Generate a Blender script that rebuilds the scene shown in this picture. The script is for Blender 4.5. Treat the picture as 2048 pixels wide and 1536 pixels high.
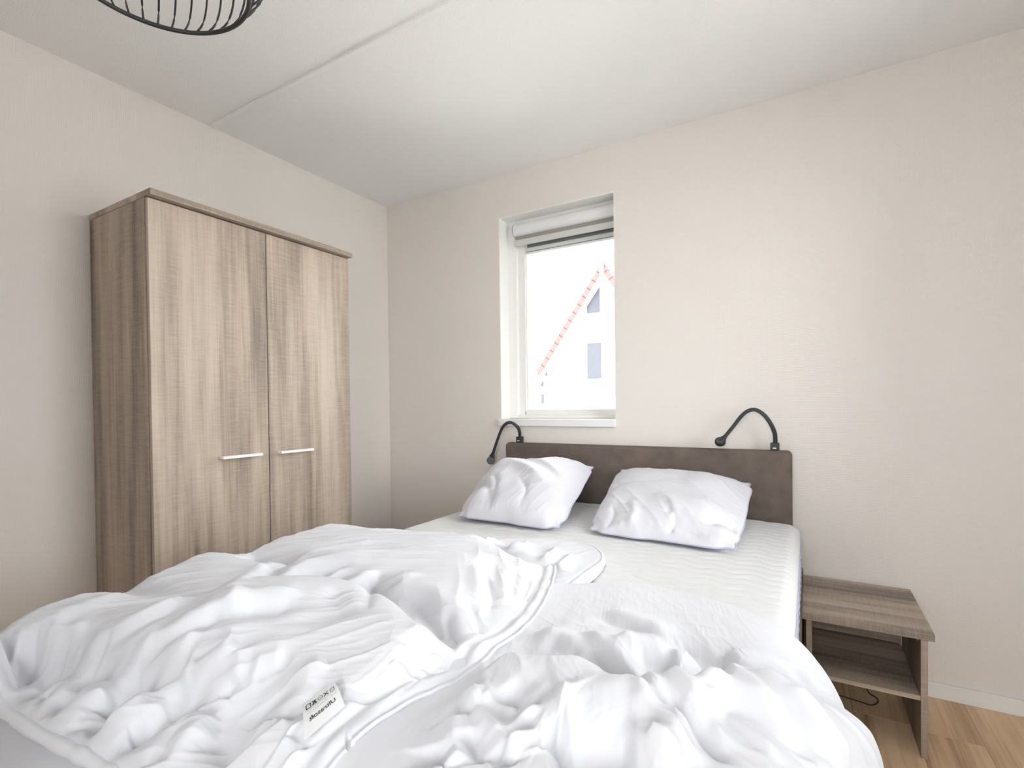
import bpy, bmesh, math, random
import numpy as np
from mathutils import Vector, Matrix
from math import sin, cos, pi, radians

for o in list(bpy.data.objects):
    bpy.data.objects.remove(o)
SC = bpy.context.scene
COL = SC.collection
random.seed(4)
RNG = np.random.RandomState(11)

# ------------------------------------------------------------------ camera
F_PX, CY_PX = 1011.25, 821.66
YAW, PITCH, ROLL = -0.5307, -0.0109, -0.0117
CAM = Vector((2.5424, -2.6312, 1.2061))
fw = Vector((sin(YAW) * cos(PITCH), cos(YAW) * cos(PITCH), sin(PITCH)))
rt0 = Vector((cos(YAW), -sin(YAW), 0))
up0 = rt0.cross(fw)
rt = cos(ROLL) * rt0 + sin(ROLL) * up0
up = -sin(ROLL) * rt0 + cos(ROLL) * up0
cam_d = bpy.data.cameras.new('camera')
cam_d.sensor_width = 36.0
cam_d.lens = F_PX / 2048 * 36.0
cam_d.shift_y = (CY_PX - 768) / 2048
cam_d.clip_start = 0.02
cam_d.clip_end = 500
cam = bpy.data.objects.new('camera', cam_d)
COL.objects.link(cam)
m = Matrix((rt, up, -fw)).transposed().to_4x4()
m.translation = CAM
cam.matrix_world = m
SC.camera = cam

# ------------------------------------------------------------------ light
SC.view_settings.view_transform = 'Standard'
SC.view_settings.look = 'None'
SC.view_settings.gamma = 1.0
SC.view_settings.use_curve_mapping = False
SC.view_settings.exposure = -0.08
world = bpy.data.worlds.new('overcast_sky')
SC.world = world
world.use_nodes = True
nt = world.node_tree
nt.nodes.clear()
w_out = nt.nodes.new('ShaderNodeOutputWorld')
w_bg = nt.nodes.new('ShaderNodeBackground')
w_tc = nt.nodes.new('ShaderNodeTexCoord')
w_n = nt.nodes.new('ShaderNodeTexNoise')
w_n.inputs['Scale'].default_value = 2.5
w_n.inputs['Detail'].default_value = 4
w_r = nt.nodes.new('ShaderNodeValToRGB')
w_r.color_ramp.elements[0].position = 0.35
w_r.color_ramp.elements[0].color = (0.90, 0.94, 1.0, 1)
w_r.color_ramp.elements[1].position = 0.62
w_r.color_ramp.elements[1].color = (1.0, 0.985, 0.97, 1)
nt.links.new(w_tc.outputs['Generated'], w_n.inputs['Vector'])
nt.links.new(w_n.outputs['Fac'], w_r.inputs['Fac'])
nt.links.new(w_r.outputs['Color'], w_bg.inputs['Color'])
nt.links.new(w_bg.outputs['Background'], w_out.inputs['Surface'])
w_bg.inputs['Strength'].default_value = 12.5
H = 2.6
RX, RY = 3.48, -3.95          # right wall, rear wall
W1 = (0.920, 1.648, 1.125, 2.346)      # window in the back wall: x0 x1 z0 z1
W2 = (-1.90, -0.55, 0.98, 2.44)        # window in the right wall: y0 y1 z0 z1
W3 = (2.05, 3.34, 0.60, 2.44)          # window in the rear wall: x0 x1 z0 z1


def portal(name, loc, rot, sx, sy):
    l = bpy.data.lights.new(name, 'AREA')
    l.shape = 'RECTANGLE'
    l.size, l.size_y = sx, sy
    l.cycles.is_portal = True
    o = bpy.data.objects.new(name, l)
    o.location, o.rotation_euler = loc, rot
    COL.objects.link(o)


portal('sky_portal', ((W1[0] + W1[1]) / 2, 0.30, (W1[2] + W1[3]) / 2), (-pi / 2, 0, 0), W1[1] - W1[0], W1[3] - W1[2])
portal('sky_portal', (RX + 0.2, (W2[0] + W2[1]) / 2, (W2[2] + W2[3]) / 2), (0, pi / 2, 0), W2[3] - W2[2], W2[1] - W2[0])
portal('sky_portal', ((W3[0] + W3[1]) / 2, RY - 0.2, (W3[2] + W3[3]) / 2), (pi / 2, 0, 0), W3[1] - W3[0], W3[3] - W3[2])

# ------------------------------------------------------------------ helpers


class MB:
    """collects shapes into one mesh"""

    def __init__(self):
        self.bm = bmesh.new()

    def box(self, x0, x1, y0, y1, z0, z1, bevel=0.0, seg=2):
        vs = [self.bm.verts.new((x, y, z)) for x in (x0, x1) for y in (y0, y1) for z in (z0, z1)]
        fs = [(0, 1, 3, 2), (4, 6, 7, 5), (0, 4, 5, 1), (2, 3, 7, 6), (0, 2, 6, 4), (1, 5, 7, 3)]
        faces = [self.bm.faces.new([vs[i] for i in f]) for f in fs]
        if bevel > 0:
            es = list({e for f in faces for e in f.edges})
            bmesh.ops.bevel(self.bm, geom=es, offset=bevel, segments=seg, affect='EDGES', profile=0.5)
        return self

    def tube(self, pts, rad, n=8, closed=False, cap=True):
        pts = [Vector(p) for p in pts]
        rings = []
        N = len(pts)
        for i, p in enumerate(pts):
            if closed:
                t = pts[(i + 1) % N] - pts[i - 1]
            else:
                t = pts[min(i + 1, N - 1)] - pts[max(i - 1, 0)]
            t.normalize()
            a = Vector((0, 0, 1)) if abs(t.z) < 0.9 else Vector((1, 0, 0))
            b = t.cross(a).normalized()
            c = t.cross(b)
            r = float(rad[i] if hasattr(rad, '__len__') else rad)
            rings.append([self.bm.verts.new(p + r * (cos(2 * pi * k / n) * b + sin(2 * pi * k / n) * c)) for k in range(n)])
        M = N if closed else N - 1
        for i in range(M):
            A, B = rings[i], rings[(i + 1) % N]
            for k in range(n):
                self.bm.faces.new((A[k], A[(k + 1) % n], B[(k + 1) % n], B[k]))
        if cap and not closed:
            self.bm.faces.new(rings[0][::-1])
            self.bm.faces.new(rings[-1])
        return self

    def prism(self, poly, axis, a0, a1):
        """extrude a closed 2-D polygon along axis: 'x' -> poly in (y,z); 'y' -> (x,z); 'z' -> (x,y)"""
        def P(p, a):
            return {'x': (a, p[0], p[1]), 'y': (p[0], a, p[1]), 'z': (p[0], p[1], a)}[axis]
        A = [self.bm.verts.new(P(p, a0)) for p in poly]
        B = [self.bm.verts.new(P(p, a1)) for p in poly]
        n = len(poly)
        self.bm.faces.new(A)
        self.bm.faces.new(B[::-1])
        for i in range(n):
            self.bm.faces.new((A[i], B[i], B[(i + 1) % n], A[(i + 1) % n]))
        return self

    def lathe(self, prof, center, n=32):
        cx, cy, cz = center
        rings = []
        for r, z in prof:
            rings.append([self.bm.verts.new((cx + r * cos(2 * pi * k / n), cy + r * sin(2 * pi * k / n), cz + z)) for k in range(n)])
        for A, B in zip(rings[:-1], rings[1:]):
            for k in range(n):
                self.bm.faces.new((A[k], A[(k + 1) % n], B[(k + 1) % n], B[k]))
        self.bm.faces.new(rings[0][::-1])
        self.bm.faces.new(rings[-1])
        return self

    def build(self, name, mat, parent=None, smooth=False, loc=None):
        me = bpy.data.meshes.new(name)
        bmesh.ops.recalc_face_normals(self.bm, faces=self.bm.faces[:])
        self.bm.to_mesh(me)
        self.bm.free()
        return link(name, me, mat, parent, smooth, loc)


def link(name, me, mat, parent=None, smooth=False, loc=None):
    o = bpy.data.objects.new(name, me)
    if mat is not None:
        me.materials.append(mat)
    COL.objects.link(o)
    if parent is not None:
        o.parent = parent
    if loc is not None:
        o.location = loc
    if smooth:
        me.polygons.foreach_set('use_smooth', [True] * len(me.polygons))
        if smooth == 'auto':
            me.set_sharp_from_angle(angle=radians(40))
    return o


def grid_mesh(name, P, mat, parent=None, flip=False, loc=None, closed_u=False):
    """P: array (n,m,3) -> smooth quad grid"""
    n, mm = P.shape[:2]
    me = bpy.data.meshes.new(name)
    idx = np.arange(n * mm).reshape(n, mm)
    a, b, c, d = idx[:-1, :-1], idx[1:, :-1], idx[1:, 1:], idx[:-1, 1:]
    q = np.stack([a, d, c, b] if flip else [a, b, c, d], -1).reshape(-1, 4)
    me.vertices.add(n * mm)
    me.vertices.foreach_set('co', P.reshape(-1).astype(np.float32))
    me.loops.add(q.size)
    me.loops.foreach_set('vertex_index', q.reshape(-1).astype(np.int32))
    me.polygons.add(len(q))
    me.polygons.foreach_set('loop_start', np.arange(0, q.size, 4, dtype=np.int32))
    me.polygons.foreach_set('loop_total', np.full(len(q), 4, dtype=np.int32))
    me.update(calc_edges=True)
    return link(name, me, mat, parent, True, loc)


def thing(name, label, cat, loc=(0, 0, 0), group=None):
    o = bpy.data.objects.new(name, None)
    o.empty_display_size = 0.1
    COL.objects.link(o)
    o.location = loc
    o['label'], o['category'] = label, cat
    if group:
        o['group'] = group
    return o


def struct(o):
    o['kind'] = 'structure'
    return o


def tag(o, label, cat, group=None):
    o['label'], o['category'] = label, cat
    if group:
        o['group'] = group
    return o


# ------------------------------------------------------------------ materials
def new_mat(name):
    mt = bpy.data.materials.new(name)
    mt.use_nodes = True
    t = mt.node_tree
    b = t.nodes['Principled BSDF']
    return mt, t, b


def N(t, kind, **kw):
    n = t.nodes.new(kind)
    for k, v in kw.items():
        if k in n.inputs:
            n.inputs[k].default_value = v
        else:
            setattr(n, k, v)
    return n


def plain(name, col, rough=0.6, spec=0.5, metal=0.0, noise=0.0, nscale=20, bump=0.0, bscale=200):
    mt, t, b = new_mat(name)
    b.inputs['Base Color'].default_value = (*col, 1)
    b.inputs['Roughness'].default_value = rough
    b.inputs['Specular IOR Level'].default_value = spec
    b.inputs['Metallic'].default_value = metal
    tc = N(t, 'ShaderNodeTexCoord')
    if noise:
        n = N(t, 'ShaderNodeTexNoise', Scale=nscale, Detail=4)
        t.links.new(tc.outputs['Object'], n.inputs['Vector'])
        r = N(t, 'ShaderNodeMix', data_type='RGBA')
        r.inputs[6].default_value = (*[c * (1 - noise) for c in col], 1)
        r.inputs[7].default_value = (*[min(1, c * (1 + noise)) for c in col], 1)
        t.links.new(n.outputs['Fac'], r.inputs[0])
        t.links.new(r.outputs[2], b.inputs['Base Color'])
    if bump:
        n2 = N(t, 'ShaderNodeTexNoise', Scale=bscale, Detail=3)
        t.links.new(tc.outputs['Object'], n2.inputs['Vector'])
        bp = N(t, 'ShaderNodeBump', Strength=1.0, Distance=bump)
        t.links.new(n2.outputs['Fac'], bp.inputs['Height'])
        t.links.new(bp.outputs['Normal'], b.inputs['Normal'])
    return mt


def wallpaper(name, col, horiz):
    """woven glass-fibre wallpaper, painted: raised knots about 9 mm apart in offset rows"""
    mt, t, b = new_mat(name)
    b.inputs['Base Color'].default_value = (*col, 1)
    b.inputs['Roughness'].default_value = 0.55
    b.inputs['Specular IOR Level'].default_value = 0.25
    tc = N(t, 'ShaderNodeTexCoord')
    sp = N(t, 'ShaderNodeSeparateXYZ')
    t.links.new(tc.outputs['Object'], sp.inputs[0])
    k = 2 * pi / 0.0105

    def wave(src, scale):
        a = N(t, 'ShaderNodeMath', operation='MULTIPLY')
        a.inputs[1].default_value = scale
        t.links.new(src, a.inputs[0])
        s = N(t, 'ShaderNodeMath', operation='SINE')
        t.links.new(a.outputs[0], s.inputs[0])
        return s.outputs[0]
    h, v = sp.outputs[horiz], sp.outputs['Z']
    ad = N(t, 'ShaderNodeMath', operation='ADD')
    sb = N(t, 'ShaderNodeMath', operation='SUBTRACT')
    for n in (ad, sb):
        t.links.new(h, n.inputs[0])
        t.links.new(v, n.inputs[1])
    mu = N(t, 'ShaderNodeMath', operation='MULTIPLY')
    t.links.new(wave(ad.outputs[0], k * 0.72), mu.inputs[0])
    t.links.new(wave(sb.outputs[0], k * 0.72), mu.inputs[1])
    nz = N(t, 'ShaderNodeTexNoise', Scale=160.0, Detail=2)
    t.links.new(tc.outputs['Object'], nz.inputs['Vector'])
    mm = N(t, 'ShaderNodeMath', operation='ADD')
    t.links.new(mu.outputs[0], mm.inputs[0])
    t.links.new(nz.outputs['Fac'], mm.inputs[1])
    bp = N(t, 'ShaderNodeBump', Strength=0.5, Distance=0.0006)
    t.links.new(mm.outputs[0], bp.inputs['Height'])
    t.links.new(bp.outputs['Normal'], b.inputs['Normal'])
    return mt


def wood(name, axis, c_dark, c_mid, c_light, rough=0.5, saw=1.0, band=7.0, spec=0.35):
    """sawn oak laminate: broad tone bands and fine grain along axis, saw marks across"""
    mt, t, b = new_mat(name)
    tc = N(t, 'ShaderNodeTexCoord')
    oi = N(t, 'ShaderNodeObjectInfo')
    of = N(t, 'ShaderNodeVectorMath', operation='SCALE')
    of.inputs[0].default_value = (3.1, 5.7, 2.3)
    t.links.new(oi.outputs['Random'], of.inputs['Scale'])
    av = N(t, 'ShaderNodeVectorMath', operation='ADD')
    t.links.new(tc.outputs['Object'], av.inputs[0])
    t.links.new(of.outputs[0], av.inputs[1])

    def noise(sa, sc, detail, rough_=0.55, dist=0.0):
        mp = N(t, 'ShaderNodeMapping')
        s = [sc, sc, sc]
        s['XYZ'.index(axis)] = sa
        mp.inputs['Scale'].default_value = s
        t.links.new(av.outputs[0], mp.inputs['Vector'])
        n = N(t, 'ShaderNodeTexNoise', Scale=1.0, Detail=detail, Roughness=rough_, Distortion=dist)
        t.links.new(mp.outputs[0], n.inputs['Vector'])
        return n.outputs['Fac']
    bands = noise(0.55, band, 3.0, 0.6)
    grain = noise(3.0, 150.0, 3.0, 0.6)
    cath = noise(1.6, 26.0, 4.0, 0.6, 0.6)
    sawm = noise(260.0, 14.0, 2.0, 0.6)

    def mixv(a, w, prev):
        mu = N(t, 'ShaderNodeMath', operation='MULTIPLY_ADD')
        mu.inputs[1].default_value = w
        t.links.new(a, mu.inputs[0])
        if prev is None:
            mu.inputs[2].default_value = 0.5 - 0.5 * (1.25 + 0.38 + 0.5 + 0.42 * saw)
        else:
            t.links.new(prev, mu.inputs[2])
        return mu.outputs[0]
    v = mixv(bands, 1.25, None)
    v = mixv(grain, 0.38, v)
    v = mixv(cath, 0.5, v)
    v = mixv(sawm, 0.42 * saw, v)
    cr = N(t, 'ShaderNodeValToRGB')
    e = cr.color_ramp.elements
    e[0].position, e[0].color = 0.22, (*c_dark, 1)
    e[1].position, e[1].color = 0.78, (*c_light, 1)
    e2 = cr.color_ramp.elements.new(0.5)
    e2.color = (*c_mid, 1)
    t.links.new(v, cr.inputs['Fac'])
    t.links.new(cr.outputs['Color'], b.inputs['Base Color'])
    b.inputs['Roughness'].default_value = rough
    b.inputs['Specular IOR Level'].default_value = spec
    bp = N(t, 'ShaderNodeBump', Strength=0.3, Distance=0.0006)
    t.links.new(v, bp.inputs['Height'])
    t.links.new(bp.outputs['Normal'], b.inputs['Normal'])
    return mt


def cloth(name, col, rough=0.85, weave=0.00012, sheen=0.15, scale=900, wr=0.0, wscale=(30, 30, 30)):
    mt, t, b = new_mat(name)
    b.inputs['Base Color'].default_value = (*col, 1)
    b.inputs['Roughness'].default_value = rough
    b.inputs['Specular IOR Level'].default_value = 0.2
    b.inputs['Sheen Weight'].default_value = sheen
    b.inputs['Sheen Roughness'].default_value = 0.5
    tc = N(t, 'ShaderNodeTexCoord')
    n = N(t, 'ShaderNodeTexNoise', Scale=float(scale), Detail=2)
    t.links.new(tc.outputs['Object'], n.inputs['Vector'])
    bp = N(t, 'ShaderNodeBump', Strength=0.6, Distance=weave)
    t.links.new(n.outputs['Fac'], bp.inputs['Height'])
    last = bp
    if wr:
        mp = N(t, 'ShaderNodeMapping')
        mp.inputs['Scale'].default_value = wscale
        t.links.new(tc.outputs['Object'], mp.inputs['Vector'])
        n2 = N(t, 'ShaderNodeTexNoise', Scale=1.0, Detail=4, Roughness=0.55, Distortion=1.2)
        t.links.new(mp.outputs[0], n2.inputs['Vector'])
        bp2 = N(t, 'ShaderNodeBump', Strength=1.0, Distance=wr)
        t.links.new(n2.outputs['Fac'], bp2.inputs['Height'])
        t.links.new(bp.outputs['Normal'], bp2.inputs['Normal'])
        last = bp2
    t.links.new(last.outputs['Normal'], b.inputs['Normal'])
    return mt


def glass_mat():
    mt = bpy.data.materials.new('window_glass')
    mt.use_nodes = True
    t = mt.node_tree
    t.nodes.clear()
    out = N(t, 'ShaderNodeOutputMaterial')
    tr = N(t, 'ShaderNodeBsdfTransparent')
    tr.inputs['Color'].default_value = (0.97, 0.985, 0.98, 1)
    gl = N(t, 'ShaderNodeBsdfGlossy')
    gl.inputs['Roughness'].default_value = 0.02
    fr = N(t, 'ShaderNodeFresnel', IOR=1.45)
    mx = N(t, 'ShaderNodeMixShader')
    t.links.new(fr.outputs[0], mx.inputs[0])
    t.links.new(tr.outputs[0], mx.inputs[1])
    t.links.new(gl.outputs[0], mx.inputs[2])
    t.links.new(mx.outputs[0], out.inputs['Surface'])
    return mt


M = {}
WALL = (0.815, 0.765, 0.722)
M['wall_x'] = wallpaper('wallpaper_back', WALL, 'X')
M['wall_y'] = wallpaper('wallpaper_side', WALL, 'Y')
M['ceiling'] = plain('ceiling_spatter', (0.935, 0.925, 0.925), 0.8, 0.2, bump=0.0016, bscale=170)
M['trim'] = plain('white_gloss_paint', (0.93, 0.925, 0.91), 0.35, 0.5)
M['baseboard'] = plain('baseboard_paint', (0.86, 0.845, 0.82), 0.35, 0.4)
M['upvc'] = plain('white_window_frame', (0.92, 0.91, 0.89), 0.3, 0.5)
M['sill'] = plain('white_sill', (0.90, 0.89, 0.90), 0.3, 0.5)
OAK = ((0.175, 0.145, 0.125), (0.40, 0.318, 0.256), (0.58, 0.48, 0.395))
for ax in 'XYZ':
    M['oak' + ax] = wood('sawn_oak_' + ax.lower(), ax, *OAK, saw=0.7)
M['floor'] = wood('oak_floor', 'Y', (0.46, 0.28, 0.16), (0.76, 0.53, 0.33), (0.88, 0.65, 0.44), rough=0.45, saw=0.25, band=9.0)
M['metal'] = plain('brushed_aluminium', (0.92, 0.92, 0.92), 0.35, 0.5, 0.2)
M['black'] = plain('black_rubber', (0.022, 0.024, 0.027), 0.5, 0.5)
M['black2'] = plain('dark_grey_button', (0.06, 0.063, 0.068), 0.45, 0.5)
M['blackmetal'] = plain('black_powder_coat', (0.02, 0.02, 0.021), 0.45, 0.5)
M['white_mark'] = plain('white_print', (0.8, 0.8, 0.8), 0.6)
M['suede'] = plain('brown_suede', (0.150, 0.118, 0.100), 0.8, 0.3, noise=0.38, nscale=16, bump=0.0006, bscale=350)
M['matt'] = cloth('mattress_ticking', (0.74, 0.74, 0.745), 0.9, 0.0002, 0.1, 500)
M['piping'] = cloth('lilac_piping', (0.50, 0.50, 0.66), 0.9)
M['cotton'] = cloth('white_cotton', (0.69, 0.692, 0.735), 0.62, 0.00008, 0.12, 700, wr=0.0)
M['cotton2'] = cloth('white_pillow_cotton', (0.71, 0.708, 0.765), 0.62, 0.00008, 0.12, 700)
M['label'] = cloth('white_satin_label', (0.72, 0.72, 0.735), 0.5)
M['ink'] = plain('grey_ink', (0.07, 0.07, 0.075), 0.7, 0.2)
M['ink2'] = plain('pale_grey_ink', (0.35, 0.35, 0.37), 0.7, 0.2)
M['glass'] = glass_mat()
M['blind_white'] = plain('blind_cassette_white', (0.85, 0.85, 0.86), 0.35, 0.5)
M['blind_bar'] = plain('blind_bar_grey', (0.66, 0.66, 0.63), 0.5)
M['blind_fab'] = plain('blind_fabric_grey', (0.33, 0.31, 0.295), 0.85, noise=0.1, nscale=300)
M['mesh'] = plain('screen_mesh_grey', (0.22, 0.225, 0.23), 0.8, noise=0.6, nscale=320)
M['rail'] = plain('screen_rail_grey', (0.74, 0.75, 0.75), 0.5)
# ------------------------------------------------------------------ room shell
T_W = 0.165                    # outer wall thickness
x0, x1, z0, z1 = W1
b = MB()
XF = 1.735                     # the window frame runs on behind the plaster on the right
b.box(-0.2, x0, 0, T_W, -0.2, H + 0.2).box(x1, XF, 0, 0.098, -0.2, H + 0.2).box(XF, RX + 0.2, 0, T_W, -0.2, H + 0.2)
b.box(x0, x1, 0, 0.098, -0.2, z0).box(x0, x1, 0, 0.098, z1, H + 0.2).box(x0, XF, 0.098, T_W, -0.2, z0).box(x0, XF, 0.098, T_W, z1, H + 0.2)
struct(b.build('wall_back', M['wall_x']))
struct(MB().box(-0.2, 0, RY, 0, -0.2, H + 0.2).build('wall_left', M['wall_y']))
ya, yb, za, zb = W2
b = MB()
b.box(RX, RX + T_W, RY, ya, -0.2, H + 0.2).box(RX, RX + T_W, yb, 0, -0.2, H + 0.2)
b.box(RX, RX + T_W, ya, yb, -0.2, za).box(RX, RX + T_W, ya, yb, zb, H + 0.2)
struct(b.build('wall_right', M['wall_y']))
b = MB()
xc, xd, zc_, zd_ = W3
b.box(-0.2, 0.55, RY - T_W, RY, -0.2, H + 0.2).box(1.43, xc, RY - T_W, RY, -0.2, H + 0.2).box(0.55, 1.43, RY - T_W, RY, 2.1, H + 0.2)
b.box(xc, xd, RY - T_W, RY, -0.2, zc_).box(xc, xd, RY - T_W, RY, zd_, H + 0.2).box(xd, RX + 0.2, RY - T_W, RY, -0.2, H + 0.2)
struct(b.build('wall_rear', M['wall_x']))
struct(MB().box(-0.2, RX + 0.2, RY - T_W, T_W, H, H + 0.2).build('ceiling', M['ceiling']))
fl = struct(MB().box(-0.2, RX + 0.2, RY - T_W, T_W, -0.2, -0.009).build('floor', M['baseboard']))
# laminate planks run towards the window wall; every one its own board with a bevelled joint
PW, PL = 0.193, 1.286
ix = 0
xs = -0.02
while xs < RX:
    xe = min(xs + PW, RX)
    off = [0.0, 0.46, 0.86, 0.25, 0.66][ix % 5]
    y_top = 0.0
    first = -0.277 - PL * 0 if ix == 14 else -(0.30 + off)
    ys = [0.0]
    y = first
    while y > RY:
        ys.append(y)
        y -= PL
    ys.append(RY)
    for a, c in zip(ys[1:], ys[:-1]):
        if c - a < 0.02:
            continue
        pb = MB().box(xs + 0.0003, xe - 0.0003, a + 0.0003, c - 0.0003, -0.009, 0.0, 0.0007, 1)
        pb.build('plank', M['floor'], fl)
    xs = xe
    ix += 1
# joint strip on the ceiling, parallel to the window wall
SY = -1.217
struct(MB().box(0.022, RX - 0.002, SY - 0.010, SY + 0.010, H - 0.010, H + 0.01, 0.003, 2).build('trim_1', M['trim']))
bbz = 0.061
struct(MB().box(0, RX, -0.016, 0, 0.0, bbz, 0.003, 2).build('baseboard_back', M['baseboard']))
struct(MB().box(0, 0.012, RY, -0.012, 0.0, bbz, 0.0025, 2).build('baseboard_left', M['baseboard']))
struct(MB().box(RX - 0.012, RX, RY, -0.012, 0.0, bbz, 0.0025, 2).build('baseboard_right', M['baseboard']))
# door in the rear wall, behind the camera
d1 = struct(MB().box(0.59, 1.39, RY - 0.06, RY - 0.02, 0.01, 2.07, 0.003).build('door_1', M['trim']))
MB().box(0.552, 0.588, RY - 0.14, RY + 0.012, 0, 2.098, 0.003).box(1.392, 1.428, RY - 0.14, RY + 0.012, 0, 2.098, 0.003).box(0.588, 1.392, RY - 0.14, RY + 0.012, 2.072, 2.098, 0.003).build('door_frame', M['trim'], d1)
MB().tube([(1.33, RY - 0.02, 1.05), (1.33, RY + 0.035, 1.05), (1.32, RY + 0.04, 1.05), (1.21, RY + 0.04, 1.05)], 0.009, 10).build('door_handle', M['metal'], d1, 'auto')

# ------------------------------------------------------------------ window in the back wall


def make_window(name, X0, X1, Z0, Z1, depth, T, sill, face=0.065, XR=None):
    """built in local x (along wall), y (outwards), z; returns the parts as (part, bm, mat)"""
    parts = []
    XR = X1 if XR is None else XR
    f = MB()
    a, c = depth, depth + 0.062
    f.box(X0, X0 + face, a, c, Z0, Z1, 0.004).box(X1 - face, X1, a, c, Z0, Z1, 0.004)
    f.box(X0 + face, X1 - face, a, c, Z1 - face, Z1, 0.004).box(X0 + face, X1 - face, a, c, Z0, Z0 + 0.022, 0.004)
    parts.append(('window_frame', f, M['upvc']))
    s = MB()
    q = 0.050
    xa, xb_, zc, zd = X0 + face - 0.012, X1 - face + 0.012, Z0 + 0.010, Z1 - face + 0.012
    a2, c2 = depth + 0.018, depth + 0.058
    s.box(xa, xa + q + 0.012, a2, c2, zc, zd, 0.004).box(xb_ - q - 0.012, xb_, a2, c2, zc, zd, 0.004)
    s.box(xa + q, xb_ - q, a2, c2, zd - q - 0.012, zd, 0.004).box(xa + q, xb_ - q, a2, c2, zc, zc + 0.036, 0.004)
    parts.append(('sash', s, M['upvc']))
    g = MB().box(xa + q, xb_ - q, depth + 0.036, depth + 0.040, zc + 0.03, zd - q)
    parts.append(('pane', g, M['glass']))
    bd = MB()
    e = 0.007
    gx0, gx1, gz0, gz1 = xa + q + 0.012, xb_ - q - 0.012, zc + 0.036, zd - q - 0.012
    bd.box(gx0, gx0 + e, a2 + 0.006, c2 - 0.004, gz0, gz1).box(gx1 - e, gx1, a2 + 0.006, c2 - 0.004, gz0, gz1)
    bd.box(gx0 + e, gx1 - e, a2 + 0.006, c2 - 0.004, gz0, gz0 + e).box(gx0 + e, gx1 - e, a2 + 0.006, c2 - 0.004, gz1 - e, gz1)
    parts.append(('glazing_bead', bd, M['upvc']))
    r = MB()
    t = 0.004
    r.box(X0 - 0.001, X0 + t, 0.0005, depth, Z0, Z1).box(XR - t, XR + 0.001, 0.0005, depth - 0.002, Z0, Z1).box(X0 + t, XR - t, 0.0005, depth, Z1 - t, Z1 + 0.001)
    parts.append(('reveal', r, M['upvc']))
    sl = MB()
    sl.box(X0 - 0.008, XR + 0.0, -0.022, 0.0, Z0 - 0.043, Z0 - 0.001, 0.004, 3)
    sl.box(X0 + 0.001, XR - 0.001, -0.004, depth, Z0 - 0.012, Z0 - 0.0005)
    parts.append(('window_sill', sl, M['sill']))
    return parts


wb = bpy.data.objects.new('window_1', None)
COL.objects.link(wb)
struct(wb)
for nm, bm_, mt in make_window('window_1', W1[0], XF, W1[2], W1[3], 0.100, T_W, True, XR=W1[1]):
    bm_.build(nm, mt, wb)

# window in the right-hand wall, just outside the picture
wr_ = bpy.data.objects.new('window_2', None)
COL.objects.link(wr_)
wr_.location = (RX, 0, 0)
wr_.rotation_euler = (0, 0, -pi / 2)
struct(wr_)
for nm, bm_, mt in make_window('window_2', -yb, -ya, za, zb, 0.100, T_W, True):
    bm_.build(nm, mt, wr_)

# window in the rear wall, behind the camera
w3 = bpy.data.objects.new('window_3', None)
COL.objects.link(w3)
w3.location = (0, RY, 0)
w3.rotation_euler = (0, 0, pi)
struct(w3)
for nm, bm_, mt in make_window('window_3', -xd, -xc, zc_, zd_, 0.100, T_W, True):
    bm_.build(nm, mt, w3)

# roller blind, rolled up under the head of the window
bl = thing('roller_blind', 'white roller blind cassette rolled up at the head of the window', 'blind', (0.982, 0.1, 2.24))
LX = 1.640 - 0.982
pr = [(0.0, 0.075), (-0.026, 0.072)] + [(-0.026 - 0.026 * sin(t), 0.036 + 0.036 * cos(t)) for t in np.linspace(0.15, pi - 0.1, 12)] + [(-0.02, -0.004), (0, -0.004)]
MB().prism(pr, 'x', 0.006, LX - 0.006).build('cassette', M['blind_white'], bl, 'auto')
pr2 = [(p[0] * 1.06, 0.0355 + (p[1] - 0.0355) * 1.07) for p in pr]
for xa in (0.002, LX - 0.0045):
    MB().prism(pr2, 'x', xa, xa + 0.0025).build('end_cap', M['blind_bar'], bl)
    MB().prism([(p[0] * 1.02, p[1]) for p in pr], 'x', xa + (0.0025 if xa < .1 else -0.0015), xa + (0.004 if xa < .1 else 0.0)).build('cap_gasket', M['black2'], bl)
MB().box(0.012, LX - 0.012, -0.030, -0.0285, -0.038, -0.002).build('blind_fabric', M['blind_fab'], bl)
MB().box(0.004, LX - 0.004, -0.037, -0.020, -0.060, -0.025, 0.004, 2).build('bottom_bar', M['blind_bar'], bl)
sc_ = thing('insect_screen', 'grey mesh insect screen folded at the top of the window sash', 'screen', (1.045, 0.118, 2.20))
LS = 1.612 - 1.045
MB().box(0.004, LS, 0.0, 0.008, -0.026, 0.06).build('mesh', M['mesh'], sc_)
MB().box(0.0, LS, -0.002, 0.010, -0.051, -0.0265, 0.002).build('pull_bar', M['rail'], sc_)
MB().box(0.0, LS, -0.003, 0.010, -0.054, -0.0525).build('seal', M['black2'], sc_)
MB().box(-0.004, LS + 0.004, -0.004, 0.012, -0.068, -0.0545, 0.002).build('bottom_rail', M['upvc'], sc_)
for xa in (0.0, LS - 0.004):
    MB().box(xa, xa + 0.0035, 0.012, 0.016, -1.03, 0.05).build('guide_cord', M['rail'], sc_)
    MB().box(xa - 0.003, xa + 0.006, -0.001, 0.011, -0.024, -0.006, 0.001).build('guide_block', M['upvc'], sc_)

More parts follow.
